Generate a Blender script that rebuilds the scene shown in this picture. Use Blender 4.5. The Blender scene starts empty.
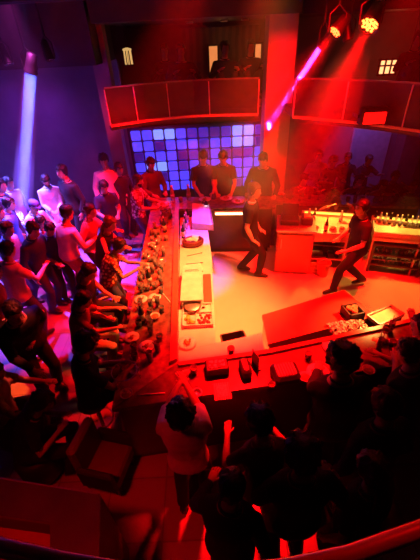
import bpy, bmesh, math, random
import numpy as np
from math import sin, cos, radians, pi, sqrt
from mathutils import Vector, Matrix, noise as mnoise
random.seed(7)
S = bpy.context.scene
COL = S.collection

# ------------------------------------------------------------------ camera
FPX, TILT, ROLL, CH = 340.0, radians(36.0), radians(3.0), 4.0
cd = bpy.data.cameras.new('camera')
cd.sensor_fit = 'VERTICAL'; cd.sensor_height = 32.0; cd.lens = 32.0 * FPX / 560.0
cd.clip_start = 0.03; cd.clip_end = 80
co = bpy.data.objects.new('camera', cd); COL.objects.link(co)
co.matrix_world = Matrix.Translation((0, 0, CH)) @ Matrix.Rotation(pi / 2 - TILT, 4, 'X') @ Matrix.Rotation(-ROLL, 4, 'Z')
S.camera = co

def A(px, py, z=None, Y=None):
    """where the line of sight through a photo point meets a height (or a depth)"""
    u, v = px - 210, 280 - py
    d = co.matrix_world.to_3x3() @ Vector((u, v, -FPX))
    k = (z - CH) / d.z if z is not None else Y / d.y
    return Vector((0, 0, CH)) + d * k

# ------------------------------------------------------------------ materials
MATS = {}
def mat(name, col, rough=.5, metal=0., var=.12, scale=8., bump=.0, emit=None, es=0., trans=0., col2=None, pattern=None, coat=0.):
    if name in MATS: return MATS[name]
    m = bpy.data.materials.new(name); m.use_nodes = True
    nt = m.node_tree; N = nt.nodes; L = nt.links
    b = N['Principled BSDF']
    b.inputs['Roughness'].default_value = rough
    b.inputs['Metallic'].default_value = metal
    if trans: b.inputs['Transmission Weight'].default_value = trans
    if coat: b.inputs['Coat Weight'].default_value = coat
    tc = N.new('ShaderNodeTexCoord')
    if pattern == 'voronoi':
        t = N.new('ShaderNodeTexVoronoi'); t.inputs['Scale'].default_value = scale
        out = t.outputs['Distance']
    elif pattern == 'checker':
        t = N.new('ShaderNodeTexChecker'); t.inputs['Scale'].default_value = scale; out = t.outputs['Fac']
    elif pattern == 'wave':
        t = N.new('ShaderNodeTexWave'); t.inputs['Scale'].default_value = scale
        t.inputs['Distortion'].default_value = 2.; out = t.outputs['Fac']
    else:
        t = N.new('ShaderNodeTexNoise'); t.inputs['Scale'].default_value = scale
        t.inputs['Detail'].default_value = 4.; out = t.outputs['Fac']
    L.new(tc.outputs['Object'], t.inputs['Vector'])
    r = N.new('ShaderNodeValToRGB')
    c = col
    if col2 is None:
        a = tuple(max(0, x * (1 - var)) for x in c); bb = tuple(min(1, x * (1 + var)) for x in c)
        r.color_ramp.elements[0].position = .3; r.color_ramp.elements[1].position = .7
    else:
        a, bb = c, col2
        r.color_ramp.elements[0].position = .38; r.color_ramp.elements[1].position = .5
    r.color_ramp.elements[0].color = (*a, 1); r.color_ramp.elements[1].color = (*bb, 1)
    L.new(out, r.inputs['Fac']); L.new(r.outputs['Color'], b.inputs['Base Color'])
    if bump:
        bp = N.new('ShaderNodeBump'); bp.inputs['Strength'].default_value = bump; bp.inputs['Distance'].default_value = .02
        L.new(out, bp.inputs['Height']); L.new(bp.outputs['Normal'], b.inputs['Normal'])
    if emit:
        b.inputs['Emission Color'].default_value = (*emit, 1); b.inputs['Emission Strength'].default_value = es
    MATS[name] = m
    return m

# ------------------------------------------------------------------ mesh collector
class G:
    def __init__(s): s.V = []; s.F = []; s.I = []
    def add(s, vs, fs, mi=0):
        o = len(s.V); s.V += [tuple(v) for v in vs]
        s.F += [tuple(i + o for i in f) for f in fs]; s.I += [mi] * len(fs); return s
    def loft(s, rings, mi=0):
        n = len(rings[0]); vs = [p for r in rings for p in r]; fs = []
        for k in range(len(rings) - 1):
            for i in range(n):
                j = (i + 1) % n
                fs.append((k * n + i, k * n + j, (k + 1) * n + j, (k + 1) * n + i))
        fs.append(tuple(range(n - 1, -1, -1))); fs.append(tuple((len(rings) - 1) * n + i for i in range(n)))
        return s.add(vs, fs, mi)
    def box(s, c, d, rz=0., mi=0, rx=0., bev=0.):
        x, y, z = (q / 2 for q in d)
        R = Matrix.Rotation(rz, 3, 'Z') @ Matrix.Rotation(rx, 3, 'X'); c = Vector(c)
        if bev <= 0:
            vs = [c + R @ Vector((sx * x, sy * y, sz * z)) for sz in (-1, 1) for sy in (-1, 1) for sx in (-1, 1)]
            return s.add(vs, [(0, 2, 3, 1), (4, 5, 7, 6), (0, 1, 5, 4), (1, 3, 7, 5), (3, 2, 6, 7), (2, 0, 4, 6)], mi)
        b = min(bev, x * .9, y * .9, z * .9); rings = []
        for zz, e in ((-z, b), (-z + b, 0), (z - b, 0), (z, b)):
            xx, yy = x - e, y - e
            rings.append([c + R @ Vector(p) for p in ((-xx + b, -yy, zz), (xx - b, -yy, zz), (xx, -yy + b, zz), (xx, yy - b, zz),
                                                      (xx - b, yy, zz), (-xx + b, yy, zz), (-xx, yy - b, zz), (-xx, -yy + b, zz))])
        return s.loft(rings, mi)
    def prism(s, poly, z0, z1, mi=0):
        a = sum(poly[i][0] * poly[(i + 1) % len(poly)][1] - poly[(i + 1) % len(poly)][0] * poly[i][1] for i in range(len(poly)))
        if a < 0: poly = poly[::-1]
        return s.loft([[(p[0], p[1], z0) for p in poly], [(p[0], p[1], z1) for p in poly]], mi)
    def tube(s, pts, rad, n=8, mi=0):
        P = [Vector(p) for p in pts]
        if not hasattr(rad, '__len__'): rad = [rad] * len(P)
        up = None; rings = []
        for i, p in enumerate(P):
            t = (P[min(i + 1, len(P) - 1)] - P[max(i - 1, 0)]).normalized()
            if up is None: up = t.orthogonal().normalized()
            up = (up - t * up.dot(t)).normalized(); w = t.cross(up)
            rings.append([p + (up * cos(2 * pi * k / n) + w * sin(2 * pi * k / n)) * rad[i] for k in range(n)])
        return s.loft(rings, mi)
    def lathe(s, prof, c=(0, 0, 0), n=16, mi=0, sx=1., sy=1.):
        c = Vector(c)
        return s.loft([[c + Vector((max(r, 1e-4) * sx * cos(2 * pi * k / n), max(r, 1e-4) * sy * sin(2 * pi * k / n), z)) for k in range(n)] for r, z in prof], mi)
    def ball(s, c, r, n=10, mi=0):
        if not hasattr(r, '__len__'): r = (r, r, r)
        c = Vector(c); rings = []
        for k in range(n // 2 + 1):
            a = -pi / 2 + pi * min(max(k / (n // 2), .02), .98)
            rings.append([c + Vector((r[0] * cos(a) * cos(2 * pi * i / n), r[1] * cos(a) * sin(2 * pi * i / n), r[2] * sin(a))) for i in range(n)])
        return s.loft(rings, mi)
    def mesh(s, name, mats, smooth=True):
        me = bpy.data.meshes.new(name); me.from_pydata(s.V, [], s.F)
        for m in (mats if isinstance(mats, (list, tuple)) else [mats]): me.materials.append(m)
        me.polygons.foreach_set('material_index', s.I)
        me.polygons.foreach_set('use_smooth', [smooth] * len(s.F))
        me.update(); return me
    def obj(s, name, mats, parent=None, smooth=False, loc=None):
        o = bpy.data.objects.new(name, s.mesh(name, mats, smooth)); COL.objects.link(o)
        if parent: o.parent = parent
        if loc is not None: o.location = loc
        return o

def tag(o, label, cat, group=None, kind=None):
    o['label'] = label; o['category'] = cat
    if group: o['group'] = group
    if kind: o['kind'] = kind
    return o
def thing(name, label, cat, loc=(0, 0, 0), rz=0., group=None):
    o = bpy.data.objects.new(name, None); COL.objects.link(o); o.location = loc; o.rotation_euler.z = rz
    o.empty_display_size = .1
    return tag(o, label, cat, group)
def struct(o):
    o['kind'] = 'structure'; return o
KIDS = {}
def dup(o, loc, rz=0., label=None, group=None, sc=None):
    c = o.copy(); COL.objects.link(c); c.location = loc; c.rotation_euler.z = rz
    if label: c['label'] = label
    if group: c['group'] = group
    if sc: c.scale = (sc, sc, sc)
    for k in list(o.children):
        d = k.copy(); COL.objects.link(d); d.parent = c
        for g in list(k.children):
            e = g.copy(); COL.objects.link(e); e.parent = d
    return c

# palette ---------------------------------------------------------------------------------
DARKWOOD = mat('dark_wood', (.045, .02, .014), .35, var=.4, scale=3, coat=.3)
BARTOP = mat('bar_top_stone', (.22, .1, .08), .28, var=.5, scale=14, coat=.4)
BLACK = mat('black_paint', (.012, .011, .012), .5)
DULLBLACK = mat('dull_black', (.008, .008, .009), .8)
STEEL = mat('brushed_steel', (.62, .6, .58), .32, .85, var=.1, scale=20)
WORKTOP = mat('pale_worktop', (.78, .74, .68), .4, var=.08)
CREAM = mat('cream_floor', (.74, .66, .55), .38, var=.08, scale=1.5)
CREAMP = mat('pale_plastic', (.8, .78, .74), .45)
REDPAINT = mat('red_lacquer', (.5, .1, .08), .3, var=.1, coat=.3)
REDP = mat('red_plaster', (.45, .2, .18), .8, var=.2)
WALLM = mat('dim_plaster', (.2, .17, .2), .85, var=.2, scale=2)
PLATE = mat('white_china', (.82, .8, .78), .2)
GLASS = mat('clear_glass', (.95, .95, .95), .06, trans=.8, var=.02)
DRINK = mat('amber_drink', (.45, .12, .03), .1, trans=.3)
DRINK2 = mat('pale_drink', (.5, .22, .12), .1, trans=.3)
FOOD = mat('fried_food', (.45, .2, .06), .7, var=.5, scale=30, bump=.5)
SAUCE = mat('red_sauce', (.4, .03, .02), .35)
FRUIT = mat('cherry_red', (.5, .02, .02), .3)
LIME = mat('lime_green', (.35, .45, .08), .4)
NAPKIN = mat('white_napkin', (.85, .83, .8), .8)
BOTTLEG = mat('dark_bottle_glass', (.03, .04, .03), .08)
BOTTLEC = mat('pale_bottle_glass', (.8, .8, .82), .08, trans=.6)
LABELM = mat('paper_label', (.75, .7, .6), .7)
RUBBER = mat('black_rubber', (.015, .015, .015), .6)
WICK = mat('dark_leather', (.03, .016, .014), .5, bump=.2, scale=30)
REDSEAT = mat('dark_red_vinyl', (.2, .03, .03), .45)

SKINS = [mat('skin_a', (.55, .33, .22), .5, var=.08), mat('skin_b', (.42, .24, .15), .5, var=.08), mat('skin_c', (.32, .18, .11), .5, var=.08)]
HAIRM = mat('black_hair', (.012, .009, .008), .45, var=.5, scale=60, bump=.4)
HAIRB = mat('brown_hair', (.06, .03, .018), .45, var=.5, scale=60, bump=.4)
EYEW = mat('eye_white', (.8, .78, .75), .3); EYEB = mat('eye_dark', (.02, .012, .01), .2)
LIP = mat('lips', (.4, .14, .12), .45)
def cloth(name, col, **k):
    k.setdefault('rough', .85); k.setdefault('bump', .25); k.setdefault('scale', 9.)
    return mat(name, col, **k)
C_WHITE = cloth('white_cotton', (.8, .79, .77)); C_BLACK = cloth('black_cotton', (.012, .011, .012))
C_NAVY = cloth('navy_cotton', (.03, .035, .09)); C_PINK = cloth('pale_pink_cotton', (.85, .68, .7))
C_RED = cloth('red_cotton', (.5, .07, .06)); C_BLUE = cloth('light_blue_cotton', (.35, .45, .75))
C_GREY = cloth('grey_cotton', (.2, .19, .2)); C_DGREY = cloth('charcoal_cotton', (.035, .033, .036))
C_JEAN = cloth('blue_denim', (.06, .09, .2)); C_MAR = cloth('maroon_cotton', (.16, .03, .04))
C_FLOR = cloth('floral_print', (.75, .7, .62), col2=(.2, .03, .04), pattern='voronoi', scale=16)
C_ORF = cloth('orange_floral_print', (.7, .45, .2), col2=(.12, .03, .02), pattern='voronoi', scale=20)
C_STR = cloth('red_white_stripe', (.8, .78, .75), col2=(.5, .05, .05), pattern='wave', scale=5)
C_GRAPH = cloth('black_white_graphic', (.012, .012, .012), col2=(.012, .012, .012), pattern='voronoi', scale=20)
def chest_print(name, c, rad):
    m = mat(name, (.012, .012, .012), .85); nt = m.node_tree; N = nt.nodes; L = nt.links; b = N['Principled BSDF']
    tc = N.new('ShaderNodeTexCoord'); d = N.new('ShaderNodeVectorMath'); d.operation = 'DISTANCE'; d.inputs[1].default_value = c
    L.new(tc.outputs['Object'], d.inputs[0]); lt = N.new('ShaderNodeMath'); lt.operation = 'LESS_THAN'; lt.inputs[1].default_value = rad; L.new(d.outputs['Value'], lt.inputs[0])
    v = N.new('ShaderNodeTexVoronoi'); v.inputs['Scale'].default_value = 13; L.new(tc.outputs['Object'], v.inputs['Vector'])
    l2 = N.new('ShaderNodeMath'); l2.operation = 'LESS_THAN'; l2.inputs[1].default_value = .42; L.new(v.outputs['Distance'], l2.inputs[0])
    mu = N.new('ShaderNodeMath'); mu.operation = 'MULTIPLY'; L.new(lt.outputs[0], mu.inputs[0]); L.new(l2.outputs[0], mu.inputs[1])
    mx = N.new('ShaderNodeMix'); mx.data_type = 'RGBA'; mx.inputs[6].default_value = (.012, .012, .012, 1); mx.inputs[7].default_value = (.8, .75, .7, 1)
    L.new(mu.outputs[0], mx.inputs[0]); L.new(mx.outputs[2], b.inputs['Base Color']); return m
C_PRINT = chest_print('black_cotton_with_print', (0, -.02, 1.42), .17)
C_DENB = cloth('bright_blue_cloth', (.12, .2, .65)); C_TAN = cloth('tan_cotton', (.5, .36, .24))
SHOEM = mat('black_shoe', (.015, .013, .012), .4); SHOEW = mat('white_trainer', (.7, .68, .66), .5)

# ------------------------------------------------------------------ people
PENDING = []      # (object, voxel, extra geometry)
def remeshed(name, g, m, vox, parent=None, extra=None, mats=None):
    o = g.obj(name, mats or [m], parent, True)
    r = o.modifiers.new('r', 'REMESH'); r.mode = 'VOXEL'; r.voxel_size = vox; r.use_smooth_shade = True
    q = o.modifiers.new('s', 'SMOOTH'); q.factor = .5; q.iterations = 2
    PENDING.append((o, extra)); return o
def finish_remesh():
    dg = bpy.context.evaluated_depsgraph_get(); dg.update()
    new = [bpy.data.meshes.new_from_object(o.evaluated_get(dg)) for o, e in PENDING]
    for (o, ex), me in zip(PENDING, new):
        mats = list(o.data.materials)
        o.modifiers.clear()
        if ex is not None and ex.V:
            bm = bmesh.new(); bm.from_mesh(me)
            vs = [bm.verts.new(v) for v in ex.V]
            for f, i in zip(ex.F, ex.I):
                try:
                    q = bm.faces.new([vs[k] for k in f]); q.material_index = i; q.smooth = True
                except ValueError: pass
            bm.normal_update(); bm.to_mesh(me); bm.free()
        me.materials.clear()
        for m in mats: me.materials.append(m)
        me.polygons.foreach_set('use_smooth', [True] * len(me.polygons))
        old = o.data; o.data = me; bpy.data.meshes.remove(old); me.name = o.name

def ik(a, t, l1, l2, hint):
    d = t - a; L = max(d.length, 1e-4); u = d / L
    L2 = min(L, (l1 + l2) * .95); t = a + u * L2
    x = (l1 * l1 - l2 * l2 + L2 * L2) / (2 * L2); y = sqrt(max(l1 * l1 - x * x, 0))
    h = hint - u * hint.dot(u)
    h = h.normalized() if h.length > 1e-4 else u.orthogonal().normalized()
    return a + u * x + h * y, t

HEAD = [(-.118, .022, .024, .055), (-.105, .04, .045, .042), (-.08, .054, .068, .022), (-.045, .064, .084, .008), (0, .071, .094, 0),
        (.04, .0745, .098, -.005), (.075, .068, .089, -.009), (.1, .052, .068, -.011), (.116, .027, .036, -.012), (.12, .008, .01, -.012)]
def head_at(z):
    for a, b in zip(HEAD, HEAD[1:]):
        if z <= b[0]:
            t = max(0, (z - a[0]) / (b[0] - a[0])); return [a[i] + (b[i] - a[i]) * t for i in range(1, 4)]
    return list(HEAD[-1][1:])

def _person(label, head=None, pos=None, z0=0., face=0., h=1.74, fem=False, lean=4., side=0., hp=8., hy=0., lh=None, rh=None,
           legs='stand', seat=.74, shirt=C_BLACK, sleeve='short', pants=C_DGREY, hair='short', beard=False, skin=0, vox=.015,
           group='people in the club', shoes=SHOEM, hem=.10, hairm=None, bulk=1., lf=None, rf=None, hairsc=1., collarm=None, probe=False):
    s = h / 1.75; rot = -radians(face)
    Rz = Matrix.Rotation(rot, 3, 'Z')
    hipz = (.93 * s if legs != 'sit' else seat + .09)
    if legs == 'walk': hipz -= .03
    la, sa = radians(lean), radians(side)
    P = Vector((0, 0 if legs == 'sit' else -sin(la) * .16, hipz))
    # spine samples
    def spine(u):      # u metres along the spine from the hip (scaled)
        p = P.copy(); n = 12; du = u / n
        for i in range(n):
            a = la * min(1, max(0, (i + .5) * du) / (.28 * s)); b = sa * min(1, max(0, (i + .5) * du) / (.28 * s))
            p += Vector((sin(b) * cos(a), sin(a), cos(a) * cos(b))) * du
        a = la * min(1, max(0, u) / (.28 * s)); b = sa * min(1, max(0, u) / (.28 * s))
        up = Vector((sin(b) * cos(a), sin(a), cos(a) * cos(b))).normalized()
        ax = Vector((cos(b), 0, -sin(b))); fw = up.cross(ax).normalized()
        return p, ax, fw, up
    wf, hf, sf = (.88, 1.06, .88) if fem else (1., 1., 1.)
    TOR = [(-.115, .09, .085), (-.07, .155 * hf, .115), (0, .165 * hf, .118), (.08, .152 * (wf * .5 + .5), .108), (.16, .142 * wf, .1), (.25, .152 * wf, .108),
           (.34, .17 * sf, .118), (.42, .18 * sf, .108), (.475, .165 * sf, .088), (.51, .1, .07), (.54, .06, .058), (.6, .052, .055)]
    def torso(g, u0, u1, inf, mi=0, flare=None):
        rings = []
        us = [t for t in TOR if u0 < t[0] < u1]
        def at_u(u):
            for a, b in zip(TOR, TOR[1:]):
                if u <= b[0]:
                    t = max(0, (u - a[0]) / (b[0] - a[0])); return (u, a[1] + (b[1] - a[1]) * t, a[2] + (b[2] - a[2]) * t)
            return TOR[-1]
        for u, w, d in [at_u(u0)] + us + [at_u(u1)]:
            p, ax, fw, up = spine(u * s); w, d = (w * bulk * s + inf), (d * bulk * s + inf)
            if flare and u < .2: w += flare * (.2 - u); d += flare * (.2 - u)
            rings.append([p + ax * w * (abs(cos(q)) ** .85) * (1 if cos(q) > 0 else -1) + fw * d * (abs(sin(q)) ** .85) * (1 if sin(q) > 0 else -1)
                          for q in (2 * pi * k / 18 for k in range(18))])
        g.loft(rings, mi)
    nb, nax, nfw, nup = spine(.54 * s)
    # head frame
    ha, hyaw = radians(hp), radians(hy)
    Rh = Matrix.Rotation(-hyaw, 3, 'Z') @ Matrix.Rotation(-ha, 3, 'X')
    hup = Rh @ Vector((0, 0, 1)); nd = (nup + hup).normalized()
    hc = nb + nd * .055 * s + hup * .115 * s + (Rh @ Vector((0, 1, 0))) * .022 * s
    if head is not None:
        w = A(head[0], head[1], z=z0 + hc.z); off = Rz @ Vector((hc.x, hc.y, 0))
        pos = Vector((w.x - off.x, w.y - off.y, z0))
    else: pos = Vector((pos[0], pos[1], z0))
    if probe: return pos, pos.z + hc.z
    Ri = Rz.inverted()
    def tgt(t, sd):
        if t is None: return Vector((sd * .27 * s, .06, hipz - .12 * s))
        if t == 'cross': return Vector((-sd * .02, .27, hipz + .22 * s))
        if len(t) == 4: return Ri @ (A(t[1], t[2], z=t[3]) - pos)      # ('p', px, py, z)
        return Vector(t)
    body = G(); ex = G()
    torso(body, -.115, .6, 0)
    # neck
    body.tube([nb - nup * .05, nb + nd * .03, hc - hup * .05], [.062 * s, .052 * s, .052 * s], 12)
    # head
    hs = s * .98
    def hpnt(x, y, z): return hc + (Rh @ Vector((x, y, z))) * hs
    body.loft([[hpnt(w * cos(q), yo + d * sin(q), z) for q in (2 * pi * k / 16 for k in range(16))] for z, w, d, yo in HEAD])
    body.tube([hpnt(0, .088, .025), hpnt(0, .103, -.005), hpnt(0, .112, -.03)], [.011 * hs, .014 * hs, .018 * hs], 8)
    for sd in (-1, 1):
        body.ball(hpnt(sd * .074, -.012, -.008), (.014 * hs, .024 * hs, .034 * hs), 8)
        ex.ball(hpnt(sd * .032, .081, .008), (.015 * hs, .011 * hs, .009 * hs), 8, 1)
        ex.ball(hpnt(sd * .032, .09, .008), (.007 * hs, .005 * hs, .007 * hs), 6, 2)
        ex.tube([hpnt(sd * .014, .094, .026), hpnt(sd * .034, .091, .031), hpnt(sd * .052, .078, .025)], .0055 * hs, 5, 3)
    ex.tube([hpnt(-.025, .087, -.062), hpnt(-.008, .099, -.058), hpnt(.008, .099, -.058), hpnt(.025, .087, -.062)], [.005 * hs, .009 * hs, .009 * hs, .005 * hs], 6, 4)
    # arms
    cp, cax, cfw, cup = spine(.445 * s); arms = []
    for sd, t in ((-1, lh), (1, rh)):
        sh = cp + cax * sd * .175 * s * sf * bulk + cup * .005
        tg = tgt(t, sd)
        hint = Vector((sd * .55, -.55, -.6))
        el, wr = ik(sh, tg, .29 * s, .255 * s, hint)
        arms.append((sd, sh, el, wr))
        af = .82 if fem else 1.
        body.tube([sh - cax * sd * .05, sh, sh.lerp(el, .35), sh.lerp(el, .75), el, el.lerp(wr, .3), el.lerp(wr, .7), wr],
                  [.05 * s, .056 * s * af, .05 * s * af, .043 * s * af, .039 * s * af, .042 * s * af, .034 * s * af, .027 * s], 12)
        d = (wr - el).normalized()
        if t is not None and d.z < 0: d = (d + Vector((0, .15, -d.z * .6))).normalized()
        n = Vector((0, 0, -1)) if t is not None else Vector((-sd, 0, 0))
        n = (n - d * n.dot(d)); n = n.normalized() if n.length > .05 else d.orthogonal().normalized()
        sv = d.cross(n)      # across the palm
        if t is None: thumb_s = sv if sv.y > 0 else -sv
        else: thumb_s = sv if sv.x * sd < 0 else -sv
        k = s * (.9 if fem else 1.)
        rings = []
        for q, w, th in ((-.02, .026, .024), (.015, .034, .02), (.05, .042, .018), (.088, .041, .016), (.098, .034, .012)):
            rings.append([wr + d * q * k + sv * w * k * cos(a) + n * th * k * sin(a) for a in (2 * pi * i / 10 for i in range(10))])
        body.loft(rings)
        for fi, ln in enumerate((.072, .082, .076, .06)):
            o = thumb_s * (.03 - .02 * fi) * k; p = wr + d * .082 * k + o; dd = d.copy(); pts = [p]; curl = .28 + .1 * fi
            for sg in (.45, .32, .25):
                p = p + dd * ln * sg * k; pts.append(p); dd = (dd * cos(curl) + n * sin(curl)).normalized()
                # keep n roughly perpendicular for the next knuckle
                n2 = n - dd * n.dot(dd); n_ = n2.normalized()
            ex.tube(pts, [.0095 * k, .009 * k, .0082 * k, .006 * k], 6, 0)
        p = wr + d * .025 * k + thumb_s * .026 * k; p1 = p + (thumb_s * .7 + d * .7).normalized() * .036 * k; p2 = p1 + (d * .9 + thumb_s * .25 + n * .3).normalized() * .03 * k
        ex.tube([p - thumb_s * .012, p, p1, p2], [.012 * k, .0125 * k, .0105 * k, .007 * k], 6, 0)
    # legs
    lg = []
    for sd, ft in ((-1, lf), (1, rf)):
        hj = P + Vector((sd * .088 * s * hf, 0, -.03 * s))
        if ft is not None: an = Vector(ft)
        elif legs == 'sit': an = Vector((sd * .11, .30, .36 if seat > .6 else .09))
        elif legs == 'walk': an = Vector((sd * .07, sd * .30, .1 if sd > 0 else .13))
        else: an = Vector((sd * .115, -.02 + .03 * sd, .088 * s))
        kn, an = ik(hj, an, .435 * s, .425 * s, Vector((sd * .12, 1, .1)))
        lg.append((sd, hj, kn, an))
        body.tube([hj + Vector((0, 0, .05)), hj, hj.lerp(kn, .4), hj.lerp(kn, .85), kn, kn.lerp(an, .25), kn.lerp(an, .65), an],
                  [.08 * s, .088 * s * hf, .078 * s, .058 * s, .054 * s, .058 * s, .044 * s, .036 * s], 12)
        body.tube([an + Vector((0, -.045, -.035)), an + Vector((0, .03, -.03)), an + Vector((0, .11, -.05)), an + Vector((0, .16, -.06))], [.034, .04, .036, .02], 8)
    root = remeshed('person', body, SKINS[skin], vox, None, ex, [SKINS[skin], EYEW, EYEB, HAIRM, LIP])
    root.location = pos; root.rotation_euler.z = rot
    tag(root, label, 'person', group)
    # trousers / skirt
    g = G()
    if pants is not None:
        torso(g, -.115, .1, .012)
        for sd, hj, kn, an in lg:
            g.tube([hj + Vector((0, 0, .06)), hj, hj.lerp(kn, .4), hj.lerp(kn, .85), kn, kn.lerp(an, .3), kn.lerp(an, .7), an.lerp(kn, -.03)],
                   [q * s + .014 for q in (.08, .09 * hf, .08, .064, .06, .062, .052, .05)], 12)
        remeshed('trousers', g, pants, vox * 1.15, root)
    # shirt
    g = G(); torso(g, -hem, .515, .022, 0, .12 if hem > .2 else .03)
    for sd, sh, el, wr in arms:
        af = .85 if fem else 1.
        if sleeve == 'none': continue
        e = {'short': .72, 'half': .95}.get(sleeve, 2)
        if e < 1.5:
            g.tube([sh - cax * sd * .06, sh, sh.lerp(el, .4), sh.lerp(el, e)], [.062 * s, .07 * s * af, .066 * s * af, .062 * s * af], 12)
        else:
            g.tube([sh - cax * sd * .06, sh, sh.lerp(el, .5), el, el.lerp(wr, .5), el.lerp(wr, .95)], [.062 * s, .07 * s * af, .062 * s * af, .056 * s * af, .05 * s * af, .042 * s], 12)
    if hem > .2:     # kurta or dress skirt over the thighs
        p0 = P.copy(); w = (.165 + .02) * s * hf * bulk
        mid = (lg[0][2] + lg[1][2]) / 2; dn = (mid - P).normalized()
        fw = Vector((1, 0, 0)).cross(dn).normalized()
        if fw.y < 0: fw = -fw
        g.loft([[p0 + dn * q + Vector((1, 0, 0)) * (w + fl) * cos(a) + fw * (w * .78 + fl) * sin(a) for a in (2 * pi * i / 16 for i in range(16))]
                for q, fl in ((-.06, .0), (.1, .015), (hem, .05))])
    remeshed('shirt' if hem < .4 else 'dress', g, shirt, vox * 1.15, root)
    g = G()
    p, ax, fw, up = spine(.505 * s)
    if sleeve != 'none' and vox < .019:
        pts = [p + ax * .075 * s * cos(a) + fw * .068 * s * sin(a) + up * (.03 - .012 * sin(a)) for a in (2 * pi * i / 14 for i in range(15))]
        g.tube(pts, .013, 6); g.obj('collar', collarm or shirt, root, True)
    # shoes
    for sd, hj, kn, an in lg:
        g = G(); rings = []
        for y, zz, w, t in ((-.085, -.045, .022, .03), (-.07, -.035, .036, .05), (0, -.025, .042, .058), (.08, -.045, .047, .04), (.15, -.057, .044, .03), (.19, -.064, .02, .022)):
            rings.append([an + Vector((w * cos(a), y, max(zz + t * sin(a), -.088))) for a in (2 * pi * i / 12 for i in range(12))])
        g.loft(rings); g.obj('shoe', shoes, root, True)
    # hair
    hm = hairm or HAIRM
    g = G()
    if hair in ('short', 'long', 'bun', 'puffy'):
        n = 40; m = 13; th = {'short': .02, 'puffy': .036}.get(hair, .024) * hairsc; rings = []
        zb = []
        seed = len(label) * 7.3 + ord(label[-1]) + ord(label[len(label) // 2]) * 3.1
        for k in range(n):
            q = 2 * pi * k / n; f = sin(q)
            z = .066 if f > .55 else (.066 + (-.03 - .066) * min(1, (.55 - f) / .4) if f > .0 else -.03 + (-.09 + .03) * min(1, (0 - f) / .6))
            zb.append(z + .012 * mnoise.noise((q * 3, seed, 0)))
        for j in range(-1, m + 1):
            ring = []
            for k in range(n):
                q = 2 * pi * k / n; u = max(0, j) / m; z = zb[k] + (.1195 - zb[k]) * (1 - (1 - u) ** 1.5)
                w, d, yo = head_at(z); nz_ = mnoise.noise((cos(q) * 3.2, sin(q) * 3.2 + seed, z * 34)) + .6 * mnoise.noise((cos(q) * 8, sin(q) * 8 + seed, z * 80))
                t = th * (-1.2 if j < 0 else (.3 if j == 0 else 1)) * (1 + .75 * nz_)
                if j < 0: t = -.02
                if j == m: w, d = .015, .018
                ring.append(hpnt((w + t) * cos(q), yo + (d + t) * sin(q), z + (t * .95 * u)))
            rings.append(ring)
        g.loft(rings)
        if hair == 'long':
            back = [hpnt(0, -.07, .03), hpnt(0, -.1, -.06), hpnt(0, -.11, -.13), hpnt(0, -.1, -.13) - Vector((0, .02, .12)), hpnt(0, -.1, -.13) - Vector((0, .02, .24)), hpnt(0, -.09, -.13) - Vector((0, .02, .33))]
            ww = (.075, .09, .1, .1, .08, .03)
            g.loft([[c + Rh @ Vector((w * cos(a), .035 * sin(a), 0)) for a in (2 * pi * i / 14 for i in range(14))] for c, w in zip(back, ww)])
        if hair == 'bun': g.ball(hpnt(0, -.12, .04), .045 * hs, 10)
        g.obj('hair', hm, root, True)
    elif hair == 'cap':
        rings = [[hpnt((head_at(z)[0] + t) * cos(q), head_at(z)[2] + (head_at(z)[1] + t) * sin(q), z + t * .6) for q in (2 * pi * k / 18 for k in range(18))]
                 for z, t in ((.03, -.01), (.035, .012), (.06, .018), (.09, .02), (.11, .018), (.119, .012))]
        g.loft(rings)
        g.loft([[hpnt(x * .8, .08, .045), hpnt(x, .17 - abs(x) * .8, .03), hpnt(x, .17 - abs(x) * .8, .024), hpnt(x * .8, .08, .036)] for x in (-.07, -.035, 0, .035, .07)])
        g.obj('cap', C_DENB, root, True)
        g = G(); g.loft([[hpnt((.073 + t) * cos(q), -.01 + (.09 + t) * min(sin(q), .1), z) for q in (2 * pi * k / 18 for k in range(18))] for z, t in ((-.05, .002), (0, .01), (.04, .008))])
        g.obj('hair', hm, root, True)
    if beard:
        g = G(); rings = []
        for z, t in ((-.128, -.004), (-.118, .006), (-.09, .009), (-.06, .006), (-.035, .002)):
            w, d, yo = head_at(max(z, -.117)); rings.append([hpnt((w + t) * cos(q), yo + (d + t) * sin(q), z) for q in (pi * (-.02 + 1.04 * k / 15) for k in range(16))])
        g.loft(rings); g.obj('beard', hm, root, True)
    return root

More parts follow.
